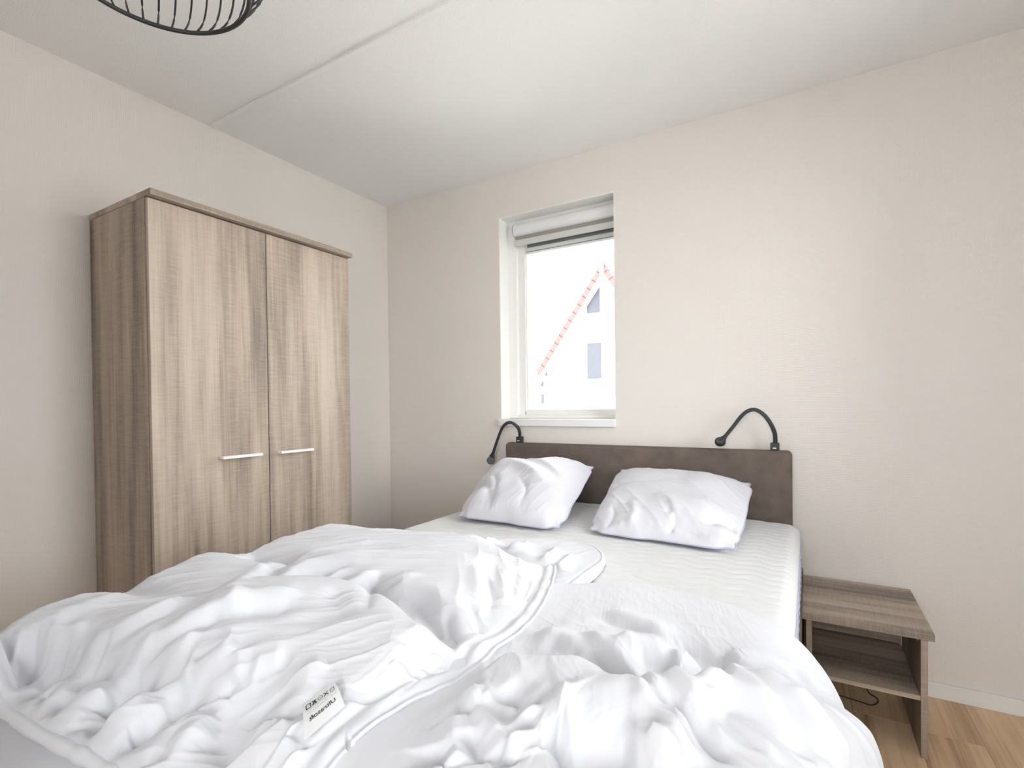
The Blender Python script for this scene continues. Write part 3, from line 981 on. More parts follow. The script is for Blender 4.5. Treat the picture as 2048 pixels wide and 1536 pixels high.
A_FEATS = [
    (0.012, 0.012, 0.01, 0.2, 0.2, [(2.341, -1.813), (2.388, -1.851), (2.426, -1.883), (2.453, -1.91)]),
    (0.012, 0.012, 0.01, 0.2, 0.2, [(2.418, -1.71), (2.45, -1.776), (2.475, -1.821), (2.495, -1.848)]),
    (-0.01, 0.01, 0.01, 0.2, 0.2, [(2.437, -1.736), (2.462, -1.777), (2.484, -1.808), (2.503, -1.833)]),
    (0.01, 0.012, 0.01, 0.2, 0.2, [(2.471, -1.764), (2.506, -1.778), (2.521, -1.78)]),
    (0.011, 0.011, 0.01, 0.2, 0.2, [(2.312, -1.901), (2.35, -1.913), (2.386, -1.924), (2.417, -1.933)]),
    (0.011, 0.012, 0.01, 0.2, 0.2, [(2.357, -1.977), (2.382, -1.979), (2.407, -1.98)]),
    (0.01, 0.01, 0.01, 0.2, 0.2, [(2.115, -2.006), (2.149, -2.006), (2.182, -2.006)]),
    (0.034, 0.035, 0.09, 0.15, 0.2, [(2.05, -1.881), (2.094, -1.888), (2.136, -1.894), (2.17, -1.888), (2.198, -1.87), (2.228, -1.859), (2.26, -1.863), (2.288, -1.879), (2.313, -1.902), (2.339, -1.924), (2.365, -1.941)]),
    (-0.022, 0.04, 0.03, 0.2, 0.2, [(2.043, -1.863), (2.107, -1.85), (2.162, -1.831), (2.21, -1.817), (2.259, -1.838), (2.311, -1.899)]),
    (0.032, 0.03, 0.08, 0.2, 0.3, [(2.296, -1.857), (2.319, -1.837), (2.342, -1.821), (2.369, -1.814), (2.397, -1.816), (2.422, -1.822), (2.444, -1.828)]),
    (-0.022, 0.04, 0.025, 0.2, 0.3, [(2.298, -1.855), (2.326, -1.796), (2.359, -1.778), (2.391, -1.792), (2.417, -1.808)]),
    (0.036, 0.03, 0.1, 0.1, 0.2, [(2.402, -1.819), (2.418, -1.761), (2.435, -1.736), (2.463, -1.736), (2.49, -1.715), (2.506, -1.69), (2.534, -1.644), (2.575, -1.564)]),
    (-0.022, 0.04, 0.025, 0.2, 0.2, [(2.405, -1.808), (2.42, -1.745), (2.44, -1.712), (2.462, -1.706), (2.484, -1.692), (2.506, -1.655)]),
    (0.014, 0.025, 0.02, 0.3, 0.3, [(2.056, -1.718), (2.107, -1.736), (2.154, -1.75), (2.196, -1.76)]),
    (-0.012, 0.02, 0.03, 0.3, 0.3, [(2.095, -1.752), (2.141, -1.761), (2.188, -1.772)]),
    (0.018, 0.03, 0.014, 0.3, 0.2, [(2.148, -1.689), (2.208, -1.737), (2.265, -1.785), (2.319, -1.836)]),
    (-0.012, 0.014, 0.025, 0.3, 0.3, [(2.186, -1.743), (2.24, -1.79), (2.297, -1.854)]),
    (0.022, 0.04, 0.02, 0.3, 0.3, [(2.213, -1.711), (2.258, -1.713), (2.295, -1.702), (2.326, -1.679)]),
    (-0.018, 0.014, 0.03, 0.3, 0.3, [(2.266, -1.745), (2.302, -1.73), (2.34, -1.719)]),
    (-0.018, 0.03, 0.03, 0.3, 0.2, [(2.312, -1.688), (2.344, -1.656), (2.377, -1.674), (2.409, -1.744)]),
    (0.012, 0.02, 0.02, 0.3, 0.3, [(2.324, -1.709), (2.343, -1.696), (2.36, -1.667)]),
    (-0.014, 0.012, 0.012, 0.3, 0.1, [(2.396, -1.628), (2.4, -1.678), (2.404, -1.736)]),
    (-0.012, 0.01, 0.01, 0.3, 0.2, [(2.405, -1.615), (2.41, -1.665), (2.415, -1.724)]),
    (0.012, 0.012, 0.012, 0.3, 0.2, [(2.399, -1.626), (2.404, -1.672), (2.41, -1.726)]),
    (0.012, 0.02, 0.02, 0.3, 0.3, [(2.415, -1.627), (2.433, -1.653), (2.447, -1.673)]),
    (-0.02, 0.02, 0.018, 0.2, 0.3, [(2.486, -1.59), (2.499, -1.614), (2.508, -1.648), (2.514, -1.688)]),
    (-0.016, 0.014, 0.014, 0.3, 0.3, [(2.499, -1.573), (2.52, -1.594)]),
    (0.012, 0.016, 0.016, 0.3, 0.3, [(2.492, -1.575), (2.518, -1.6)]),
    (0.013, 0.012, 0.01, 0.2, 0.2, [(2.317, -1.921), (2.339, -1.928), (2.36, -1.938), (2.394, -1.951), (2.431, -1.964)]),
    (-0.012, 0.011, 0.011, 0.2, 0.2, [(2.338, -1.897), (2.374, -1.899), (2.408, -1.906), (2.434, -1.922), (2.452, -1.942)]),
    (0.014, 0.013, 0.011, 0.2, 0.2, [(2.403, -1.827), (2.434, -1.841), (2.458, -1.862), (2.478, -1.887)]),
    (-0.012, 0.011, 0.011, 0.2, 0.2, [(2.424, -1.829), (2.448, -1.859), (2.47, -1.89)]),
    (0.014, 0.014, 0.011, 0.2, 0.2, [(2.452, -1.736), (2.47, -1.77), (2.489, -1.794), (2.51, -1.812)]),
    (-0.011, 0.011, 0.011, 0.3, 0.2, [(2.46, -1.794), (2.479, -1.817), (2.499, -1.837)]),
    (0.026, 0.07, 0.03, 0.1, 0.2, [(2.248, -2.019), (2.273, -2.002), (2.299, -1.987), (2.325, -1.979), (2.354, -1.98), (2.384, -1.984), (2.414, -1.987)]),
    (0.018, 0.05, 0.025, 0.4, 0.1, [(2.192, -2.002), (2.221, -2.014), (2.248, -2.019)]),
    (-0.022, 0.03, 0.05, 0.2, 0.2, [(2.244, -2.054), (2.283, -2.025), (2.319, -2.005), (2.353, -1.995)]),
    (0.014, 0.022, 0.022, 0.35, 0.1, [(2.182, -2.002), (2.212, -2.038), (2.238, -2.066)]),
    (-0.016, 0.016, 0.03, 0.2, 0.2, [(2.204, -2.019), (2.226, -2.039), (2.247, -2.056)]),
    (0.02, 0.022, 0.014, 0.2, 0.1, [(2.071, -1.992), (2.127, -2.027), (2.177, -2.055), (2.22, -2.074)]),
    (-0.016, 0.03, 0.018, 0.2, 0.1, [(2.111, -2.008), (2.159, -2.035), (2.21, -2.065)]),
    (-0.016, 0.01, 0.02, 0.3, 0.1, [(2.136, -2.064), (2.157, -2.081), (2.178, -2.1)]),
    (-0.014, 0.01, 0.02, 0.3, 0.1, [(2.189, -2.073), (2.213, -2.099)]),
    (-0.018, 0.014, 0.025, 0.2, 0.1, [(2.113, -2.1), (2.123, -2.133)]),
    (0.014, 0.02, 0.02, 0.2, 0.1, [(2.093, -2.048), (2.127, -2.083), (2.156, -2.116)]),
    (-0.012, 0.02, 0.02, 0.2, 0.2, [(2.133, -1.979), (2.184, -1.992), (2.232, -2.01)]),
    (0.014, 0.03, 0.02, 0.3, 0.3, [(2.163, -1.968), (2.221, -1.988), (2.273, -1.999)]),
    (0.012, 0.03, 0.02, 0.3, 0.3, [(2.142, -1.574), (2.234, -1.599), (2.322, -1.619)]),
    (-0.01, 0.02, 0.02, 0.3, 0.3, [(2.131, -1.608), (2.215, -1.623), (2.298, -1.635)]),
]
B_FEATS = [
    (0.055, 0.05, 0.13, 0.15, 0.1, [(1.353, -1.987), (1.435, -1.932), (1.521, -1.88), (1.615, -1.848), (1.719, -1.855), (1.825, -1.891), (1.912, -1.925), (1.967, -1.938), (2.003, -1.937)]),
    (-0.05, 0.06, 0.045, 0.2, 0.1, [(1.338, -1.967), (1.42, -1.903), (1.507, -1.847), (1.605, -1.812), (1.712, -1.81), (1.818, -1.834), (1.909, -1.87), (1.985, -1.906)]),
    (0.016, 0.05, 0.08, 0.2, 0.2, [(1.358, -1.687), (1.46, -1.634), (1.555, -1.575), (1.647, -1.518), (1.74, -1.482), (1.834, -1.472)]),
    (0.02, 0.06, 0.028, 0.15, 0.1, [(1.654, -1.75), (1.723, -1.734), (1.788, -1.733), (1.846, -1.752), (1.898, -1.79), (1.947, -1.839), (1.993, -1.894)]),
    (-0.016, 0.014, 0.014, 0.2, 0.0, [(1.869, -1.771), (1.916, -1.819), (1.957, -1.864), (1.986, -1.899)]),
    (-0.012, 0.016, 0.016, 0.25, 0.1, [(1.734, -1.768), (1.802, -1.782), (1.874, -1.82), (1.949, -1.881)]),
    (-0.01, 0.012, 0.014, 0.3, 0.2, [(1.826, -1.552), (1.885, -1.626), (1.94, -1.701)]),
    (0.01, 0.02, 0.02, 0.3, 0.2, [(1.754, -1.507), (1.836, -1.606), (1.912, -1.703)]),
    (-0.008, 0.012, 0.012, 0.3, 0.2, [(1.854, -1.44), (1.894, -1.526), (1.937, -1.617)]),
    (0.008, 0.014, 0.014, 0.3, 0.1, [(1.815, -1.455), (1.881, -1.555), (1.945, -1.657)]),
    (-0.009, 0.013, 0.013, 0.3, 0.1, [(1.878, -1.707), (1.931, -1.757), (1.977, -1.806)]),
    (-0.008, 0.012, 0.012, 0.3, 0.1, [(1.903, -1.459), (1.93, -1.526), (1.956, -1.595)]),
    (-0.03, 0.03, 0.035, 0.1, 0.4, [(1.1, -1.765), (1.186, -1.743), (1.281, -1.723), (1.38, -1.703)]),
    (0.012, 0.03, 0.02, 0.2, 0.3, [(1.389, -1.961), (1.325, -1.854), (1.289, -1.751), (1.302, -1.652), (1.361, -1.543), (1.447, -1.415)]),
    (-0.012, 0.016, 0.02, 0.2, 0.3, [(1.482, -1.991), (1.373, -1.865), (1.301, -1.756), (1.272, -1.675)]),
    (0.02, 0.03, 0.025, 0.2, 0.3, [(1.447, -1.901), (1.418, -1.843), (1.406, -1.78), (1.426, -1.724), (1.477, -1.684), (1.541, -1.653)]),
    (-0.014, 0.016, 0.02, 0.3, 0.3, [(1.466, -1.889), (1.453, -1.814), (1.469, -1.746), (1.516, -1.686)]),
    (0.012, 0.015, 0.016, 0.2, 0.3, [(1.536, -1.851), (1.514, -1.796), (1.506, -1.748), (1.512, -1.707)]),
    (0.016, 0.02, 0.014, 0.2, 0.2, [(1.555, -1.844), (1.576, -1.789), (1.588, -1.736), (1.591, -1.684)]),
    (-0.022, 0.014, 0.018, 0.1, 0.2, [(1.664, -1.821), (1.623, -1.752), (1.595, -1.69)]),
    (0.01, 0.02, 0.014, 0.3, 0.3, [(1.616, -1.748), (1.671, -1.711), (1.718, -1.663)]),
    (0.01, 0.02, 0.02, 0.3, 0.3, [(1.184, -1.584), (1.291, -1.533), (1.409, -1.497), (1.536, -1.469)]),
    (-0.01, 0.014, 0.014, 0.3, 0.3, [(1.245, -1.666), (1.303, -1.581), (1.377, -1.518)]),
    (0.012, 0.025, 0.018, 0.3, 0.3, [(1.09, -2.27), (1.115, -2.229), (1.141, -2.182), (1.162, -2.119), (1.174, -2.041)]),
    (0.016, 0.03, 0.014, 0.2, 0.3, [(1.12, -2.276), (1.138, -2.249), (1.159, -2.219), (1.183, -2.185)]),
    (-0.014, 0.012, 0.02, 0.2, 0.3, [(1.135, -2.266), (1.153, -2.242), (1.173, -2.218)]),
    (0.014, 0.022, 0.014, 0.1, 0.3, [(1.164, -2.242), (1.176, -2.223), (1.197, -2.197), (1.226, -2.165)]),
    (-0.012, 0.012, 0.016, 0.2, 0.3, [(1.175, -2.235), (1.199, -2.215), (1.227, -2.191)]),
    (0.016, 0.03, 0.015, 0.2, 0.2, [(1.25, -2.195), (1.305, -2.172), (1.348, -2.133), (1.365, -2.079), (1.355, -2.018)]),
    (-0.012, 0.012, 0.02, 0.2, 0.2, [(1.3, -2.191), (1.349, -2.162), (1.384, -2.12), (1.4, -2.064)]),
    (0.016, 0.022, 0.016, 0.1, 0.3, [(1.335, -2.196), (1.358, -2.182), (1.389, -2.165), (1.417, -2.142), (1.431, -2.113)]),
    (0.022, 0.035, 0.018, 0.2, 0.2, [(1.413, -2.176), (1.454, -2.151), (1.489, -2.116), (1.522, -2.067), (1.554, -2.006)]),
    (-0.014, 0.014, 0.02, 0.2, 0.2, [(1.448, -2.175), (1.483, -2.144), (1.519, -2.11), (1.558, -2.071)]),
    (0.016, 0.025, 0.016, 0.1, 0.3, [(1.485, -2.192), (1.503, -2.165), (1.534, -2.145), (1.571, -2.122)]),
    (0.014, 0.025, 0.014, 0.2, 0.2, [(1.582, -2.163), (1.615, -2.138), (1.645, -2.106)]),
    (-0.014, 0.014, 0.014, 0.3, 0.2, [(1.585, -2.155), (1.61, -2.13), (1.634, -2.103)]),
    (0.018, 0.025, 0.018, 0.1, 0.3, [(1.622, -2.181), (1.634, -2.151), (1.649, -2.127), (1.666, -2.097)]),
    (0.012, 0.018, 0.014, 0.1, 0.3, [(1.239, -2.22), (1.259, -2.193)]),
    (0.014, 0.03, 0.022, 0.2, 0.3, [(1.524, -2.061), (1.55, -2.018), (1.587, -1.983), (1.635, -1.954)]),
    (-0.012, 0.016, 0.03, 0.3, 0.3, [(1.559, -2.051), (1.596, -2.011), (1.647, -1.98)]),
    (0.01, 0.03, 0.02, 0.3, 0.3, [(1.586, -2.114), (1.635, -2.067), (1.679, -2.018), (1.72, -1.966)]),
    (0.01, 0.02, 0.014, 0.3, 0.3, [(1.718, -2.126), (1.74, -2.104), (1.76, -2.079)]),
    (-0.01, 0.014, 0.02, 0.3, 0.3, [(1.732, -2.127), (1.756, -2.104), (1.781, -2.08)]),
    (-0.01, 0.012, 0.012, 0.2, 0.3, [(1.703, -2.135), (1.706, -2.161)]),
    (0.01, 0.014, 0.014, 0.2, 0.3, [(1.675, -2.111), (1.695, -2.128), (1.708, -2.141)]),
    (-0.012, 0.018, 0.03, 0.2, 0.3, [(1.648, -1.893), (1.725, -1.937), (1.803, -1.979)]),
    (-0.01, 0.012, 0.016, 0.2, 0.3, [(1.696, -1.825), (1.767, -1.895), (1.817, -1.949)]),
    (-0.012, 0.014, 0.014, 0.2, 0.1, [(1.944, -1.962), (1.957, -1.98), (1.971, -1.999)]),
    (-0.01, 0.012, 0.012, 0.2, 0.1, [(1.952, -1.937), (1.967, -1.952), (1.982, -1.968)]),
    (0.01, 0.016, 0.016, 0.3, 0.1, [(1.933, -1.982), (1.948, -1.997), (1.961, -2.014)]),
    (0.01, 0.014, 0.014, 0.3, 0.1, [(1.97, -1.937), (1.994, -1.951)]),
    (0.012, 0.03, 0.02, 0.3, 0.3, [(1.804, -2.121), (1.826, -2.095), (1.849, -2.062)]),
    (-0.01, 0.02, 0.02, 0.3, 0.3, [(1.76, -2.162), (1.798, -2.13), (1.841, -2.096)]),
    (-0.062, 0.045, 0.034, 0.0, 0.0, [(1.097, -2.301), (1.131, -2.275), (1.182, -2.248), (1.26, -2.226), (1.368, -2.209), (1.494, -2.197), (1.624, -2.185), (1.752, -2.171)]),
    (-0.022, 0.03, 0.03, 0.0, 0.0, [(1.165, -2.247), (1.168, -2.245)]),
    (-0.022, 0.03, 0.03, 0.0, 0.0, [(1.236, -2.219), (1.246, -2.219)]),
    (-0.022, 0.03, 0.03, 0.0, 0.0, [(1.357, -2.21), (1.365, -2.21)]),
    (-0.024, 0.03, 0.03, 0.0, 0.0, [(1.488, -2.197), (1.494, -2.197)]),
    (-0.015, 0.03, 0.03, 0.0, 0.0, [(1.629, -2.187), (1.636, -2.188)]),
    (-0.01, 0.035, 0.035, 0.0, 0.0, [(1.749, -2.172), (1.754, -2.172)]),
    (-0.042, 0.035, 0.03, 0.25, 0.2, [(1.752, -2.171), (1.782, -2.186), (1.815, -2.203), (1.848, -2.219)]),
    (0.022, 0.03, 0.05, 0.35, 0.35, [(1.375, -2.212), (1.429, -2.205), (1.492, -2.201)]),
    (0.024, 0.03, 0.05, 0.35, 0.35, [(1.503, -2.198), (1.565, -2.193), (1.631, -2.191)]),
    (0.026, 0.03, 0.06, 0.35, 0.35, [(1.642, -2.188), (1.696, -2.182), (1.753, -2.177)]),
    (0.02, 0.03, 0.04, 0.35, 0.35, [(1.26, -2.222), (1.307, -2.216), (1.36, -2.213)]),
    (0.018, 0.03, 0.04, 0.35, 0.35, [(1.174, -2.244), (1.209, -2.233), (1.245, -2.224)]),
    (-0.018, 0.015, 0.015, 0.0, 0.3, [(1.242, -2.305), (1.207, -2.285), (1.173, -2.263)]),
    (-0.02, 0.016, 0.016, 0.0, 0.3, [(1.294, -2.305), (1.265, -2.278), (1.244, -2.252)]),
    (-0.02, 0.016, 0.016, 0.0, 0.3, [(1.341, -2.303), (1.318, -2.276), (1.293, -2.248)]),
    (-0.022, 0.016, 0.016, 0.0, 0.3, [(1.381, -2.303), (1.373, -2.274), (1.367, -2.242)]),
    (-0.018, 0.014, 0.014, 0.0, 0.3, [(1.409, -2.297), (1.398, -2.27), (1.397, -2.244)]),
    (-0.024, 0.018, 0.018, 0.0, 0.3, [(1.484, -2.293), (1.474, -2.266), (1.457, -2.235)]),
    (-0.026, 0.018, 0.018, 0.0, 0.3, [(1.535, -2.285), (1.518, -2.262), (1.508, -2.233), (1.506, -2.2)]),
    (-0.026, 0.02, 0.02, 0.0, 0.3, [(1.627, -2.284), (1.62, -2.258), (1.616, -2.229), (1.617, -2.202)]),
    (-0.016, 0.014, 0.014, 0.2, 0.3, [(1.615, -2.255), (1.617, -2.219)]),
    (-0.018, 0.016, 0.016, 0.1, 0.3, [(1.714, -2.271), (1.693, -2.238), (1.672, -2.202)]),
    (-0.014, 0.014, 0.014, 0.2, 0.3, [(1.493, -2.247), (1.486, -2.227), (1.485, -2.208)]),
    (0.01, 0.014, 0.014, 0.2, 0.3, [(1.538, -2.266), (1.554, -2.236), (1.561, -2.202)]),
    (0.012, 0.016, 0.016, 0.2, 0.3, [(1.483, -2.28), (1.466, -2.251), (1.452, -2.222)]),
    (-0.012, 0.016, 0.016, 0.2, 0.2, [(1.866, -2.167), (1.876, -2.133), (1.89, -2.098)]),
    (-0.016, 0.018, 0.02, 0.2, 0.2, [(1.899, -2.165), (1.935, -2.178)]),
    (0.014, 0.02, 0.02, 0.2, 0.2, [(1.892, -2.185), (1.914, -2.185), (1.937, -2.187)]),
    (-0.012, 0.014, 0.014, 0.2, 0.2, [(1.979, -2.145), (1.985, -2.138)]),
    (-0.012, 0.02, 0.02, 0.2, 0.2, [(1.933, -2.059), (1.954, -2.079)]),
]


def duvet_a():
    t = thing('duvet', 'smooth white duvet spread over the right side of the bed, spilling over its edge', 'duvet', (2.2, -1.8, 0.68), 'duvets on the bed')
    o = np.array([2.2, -1.8, 0.68])
    s = np.concatenate([np.linspace(0.96, 1.85, 90)[:-1], np.linspace(1.85, 2.62, 420)[:-1], np.linspace(2.62, 3.06, 170)])
    ye = interp(s, A_EDGE)
    v = np.concatenate([np.linspace(0, 1, 40)[:-1] ** 1.6 * 0.09, np.linspace(0.09, 1, 380)])
    S = np.repeat(s[:, None], len(v), 1)
    Y = ye[:, None] + v[None] * (-2.36 - ye[:, None])
    P = a_surface(S, Y)
    e = grid_mesh('cover', P - o, M['cotton'], t, flip=True)
    # the underside of the rolled edge
    q = P[:, :1].repeat(6, 1).copy()
    for k in range(6):
        q[:, k, 1] -= 0.012 * k
        q[:, k, 2] -= 0.0008
    grid_mesh('rolled_edge', q - o, M['cotton'], t)
    return t


def duvet_b():
    o = np.array([1.5, -1.8, 0.68])
    t = thing('duvet', 'puffy quilted white duvet with care label bunched up on the left of the bed', 'duvet', tuple(o), 'duvets on the bed')
    nv, nu = 560, 480
    v = np.linspace(0, 1, nv)
    yt = -1.13 + v * (-2.45 + 1.13)
    u = np.linspace(0, 1, nu)
    xl = 0.90
    yf_pts = B_FRONT
    X = np.zeros((nu, nv))
    Y = np.zeros((nu, nv))
    # first guess by row, then bend rows to the back and front outlines
    xr_mid = 2.03
    X0 = xl + u * (xr_mid - xl)
    for it in range(4):
        if it == 0:
            X[:] = X0[:, None]
        yb, yf = interp(X, B_BACK), interp(X, yf_pts)
        Y = yb + v[None] * (yf - yb)
        X = xl + u[:, None] * (interp(Y, B_RIGHT) - xl)
    Z = b_height(X, Y)
    P = np.stack([X, Y, Z], -1)
    # tuck the outer edges down on to what lies beneath
    rim = P[-1:].copy(); rim[..., 2] -= 0.006; rim2 = rim.copy(); rim2[..., 0] -= 0.012; rim2[..., 2] -= 0.003
    P = np.concatenate([P, rim, rim2], 0)
    bk = P[:, :1].copy(); bk[..., 2] -= 0.02; bk[..., 1] -= 0.015
    ft = P[:, -1:].copy(); ft[..., 2] -= 0.012; ft[..., 1] += 0.004
    ft2 = ft.copy(); ft2[..., 2] -= 0.01; ft2[..., 1] += 0.03
    P = np.concatenate([bk, P, ft, ft2], 1)
    grid_mesh('cover', P - o, M['cotton'], t, flip=True)
    # piping: foot edge rolled thick, side edge thin
    xs = np.linspace(0.95, 1.98, 150)
    yf = interp(xs, yf_pts)
    zf = b_height(xs, yf) - 0.008
    lump = [0.0115 + 0.0022 * vnoise(np.array([x * 34.0]), np.array([3.3]), 51)[0] for x in xs]
    MB().tube([(x - o[0], y - 0.002 - o[1], z - o[2]) for x, y, z in zip(xs, yf, zf)], lump, 12).build('foot_piping', M['cotton'], t, True)
    yy = np.linspace(-1.27, -2.3, 200)
    xx = interp(yy, B_RIGHT) - 0.001
    zz = b_height(xx, yy) - 0.001
    MB().tube([(x - o[0], y - o[1], z - o[2]) for x, y, z in zip(xx, yy, zz)], 0.0038, 8).build('side_piping', M['cotton'], t, True)
    # lower layer of the folded duvet, poking out towards the pillows
    nu2, nv2 = 260, 120
    u = np.linspace(0, 1, nu2)
    xb = 0.93 + u * (2.0 - 0.93)
    S = np.repeat(xb[:, None], nv2, 1)
    yb = interp(S, L_BACK)
    w = np.linspace(0, 1, nv2)[None] ** 1.15
    Yl = yb + w * (-1.55 - yb)
    d = yb - Yl
    side = 2.0 - S
    e = np.minimum(d, side + 0.0)
    th = 0.020 * np.sqrt(1 - (1 - np.clip(e / 0.035, 0, 1)) ** 2) + 0.004
    base = 0.676 + 0.015 * (4 * np.clip((S - .99) / 1.52, 0, 1) * (1 - np.clip((S - .99) / 1.52, 0, 1))) ** 0.6
    wr = features(S, Yl, L_FEATS) + 0.004 * streaks(S, Yl, 1.25, 0.06, 0.25, 61) + 0.002 * streaks(S, Yl, 1.0, 0.022, 0.1, 62)
    band = -0.005 * np.exp(-((e - 0.035) / 0.004) ** 2)
    Zl = base + th + np.clip(wr, -0.012, 0.05) * smooth(0.0, 0.05, e) + band
    Zl = Zl - np.clip(1.03 - S, 0, None) ** 1.5 * 3.0
    Pl = np.stack([S, Yl, Zl], -1)
    grid_mesh('lower_layer', Pl - o, M['cotton'], t, flip=True)
    ed = [(S[i, 0], Yl[i, 0], Zl[i, 0]) for i in range(0, nu2, 2)]
    MB().tube([(a - o[0], b_ - o[1], c - o[2]) for a, b_, c in ed if a > 1.3] + [(2.0 - o[0], y - o[1], 0.70 - o[2]) for y in (-1.25, -1.32, -1.40)], 0.0035, 8).build('layer_piping', M['cotton2'], t, True)
    # care label, stitched in at the side seam
    LU = np.array(LABEL_C[1]) - np.array(LABEL_C[0])
    nl = 24
    a = np.linspace(0, 1, nl)
    c00, c10, c11, c01 = [np.array(q[:2]) for q in LABEL_C]
    A, B = np.meshgrid(a, a, indexing='ij')
    XY = (c00 * ((1 - A) * (1 - B))[..., None] + c10 * (A * (1 - B))[..., None] + c11 * (A * B)[..., None] + c01 * ((1 - A) * B)[..., None])

    def lab_z(xy, off=0.0):
        zb = np.zeros(xy.shape[:-1])
        for dx in (-0.008, 0, 0.008):
            for dy in (-0.008, 0, 0.008):
                zb = np.maximum(zb, b_height(xy[..., 0] + dx, xy[..., 1] + dy))
        return zb + 0.004 + off
    coef, Aq = None, np.stack([np.ones(nl * nl), A.ravel(), B.ravel(), A.ravel() ** 2, B.ravel() ** 2, (A * B).ravel()], 1)
    zfit = np.linalg.lstsq(Aq, lab_z(XY).ravel(), rcond=None)[0]

    def lz(p, q):
        return zfit[0] + zfit[1] * p + zfit[2] * q + zfit[3] * p * p + zfit[4] * q * q + zfit[5] * p * q + 0.003

    def at(p, q, off):
        xy = c00 * (1 - p) * (1 - q) + c10 * p * (1 - q) + c11 * p * q + c01 * (1 - p) * q
        return Vector((xy[0] - o[0], xy[1] - o[1], lz(p, q) + off - o[2]))
    Pl = np.array([[at(p, q, 0.0) for q in a] for p in a])
    lb = grid_mesh('care_label', Pl, M['label'], t)
    lb['label'] = 'white satin care label with black lettering'
    return t, lb, at


def strip(bm, at, pts, w, off=0.0006):
    """thin printed line through label coordinates"""
    for (p0, q0), (p1, q1) in zip(pts[:-1], pts[1:]):
        dx, dy = p1 - p0, q1 - q0
        L = math.hypot(dx, dy) or 1
        nx, ny = -dy / L * w, dx / L * w
        vs = [bm.verts.new(at(*c, off)) for c in ((p0 - nx, q0 - ny), (p1 - nx, q1 - ny), (p1 + nx, q1 + ny), (p0 + nx, q0 + ny))]
        bm.faces.new(vs)


DA = duvet_a()
DB, LB, AT = duvet_b()

# print on the label: the word reads upside down from the camera, care symbols beside it
cu = bpy.data.curves.new('lettering', 'FONT')
cu.body = 'Ultrasoft'
cu.size = 1.0
cu.shear = 0.12
cu.offset = 0.012
tmp = bpy.data.objects.new('lettering_tmp', cu)
COL.objects.link(tmp)
bpy.context.view_layer.update()
me = bpy.data.meshes.new_from_object(tmp)
bpy.data.objects.remove(tmp)
bm = bmesh.new()
bm.from_mesh(me)
xsv = [v.co.x for v in bm.verts]
wd_ = max(xsv)
for v in bm.verts:
    tx, ty = v.co.x / wd_, v.co.y
    # label axes: p runs left to right in the picture, q from the far edge to the near edge
    v.co = AT(0.86 - 0.72 * tx, 0.70 - 0.17 * ty * -1.0 * -1.0 + 0.0, 0.0008)
bm.to_mesh(me)
bm.free()
me.materials.clear()
link('lettering', me, M['ink'], LB)
b = bmesh.new()
qs = 0.25
def sym(c, pts, w=0.010):
    strip(b, AT, [(c + x * 0.062, qs + y * 0.075) for x, y in pts], w)
sym(0.16, [(-1, -1), (1, -1), (1, 1), (-1, 1), (-1, -1)], 0.014)
sym(0.33, [(-1, 0.9), (0, -1), (1, 0.9), (-1, 0.9)]); sym(0.33, [(-1, -1), (1, 1)], 0.014); sym(0.33, [(-1, 1), (1, -1)], 0.014)
sym(0.50, [(cos(k * pi / 8), sin(k * pi / 8)) for k in range(17)], 0.007); sym(0.50, [(-0.15, 0), (0.15, 0)], 0.012)
sym(0.67, [(-1, -1), (1, 1)], 0.012); sym(0.67, [(-1, 1), (1, -1)], 0.012); sym(0.67, [(-1, 0.4), (0.8, 0.4)], 0.008)
sym(0.85, [(-1, 1), (-0.6, -0.9), (0.9, -0.9), (1, 1), (-1, 1)], 0.007); sym(0.85, [(-0.15, 0), (0.15, 0)], 0.012)
mb = MB(); mb.bm.free(); mb.bm = b
mb.build('care_symbols', M['ink'], LB)
b = bmesh.new()
rr = random.Random(5)
for q in (0.38, 0.47):
    p = 0.12
    while p < 0.92:
        l = rr.uniform(0.025, 0.07)
        for k in range(int(l / 0.012)):
            strip(b, AT, [(p + k * 0.012, q - 0.011 - rr.uniform(0, .008)), (p + k * 0.012 + 0.002, q + 0.011)], 0.0028)
        p += l + 0.02
mb = MB(); mb.bm.free(); mb.bm = b
mb.build('small_print', M['ink2'], LB)

# ------------------------------------------------------------------ pillows


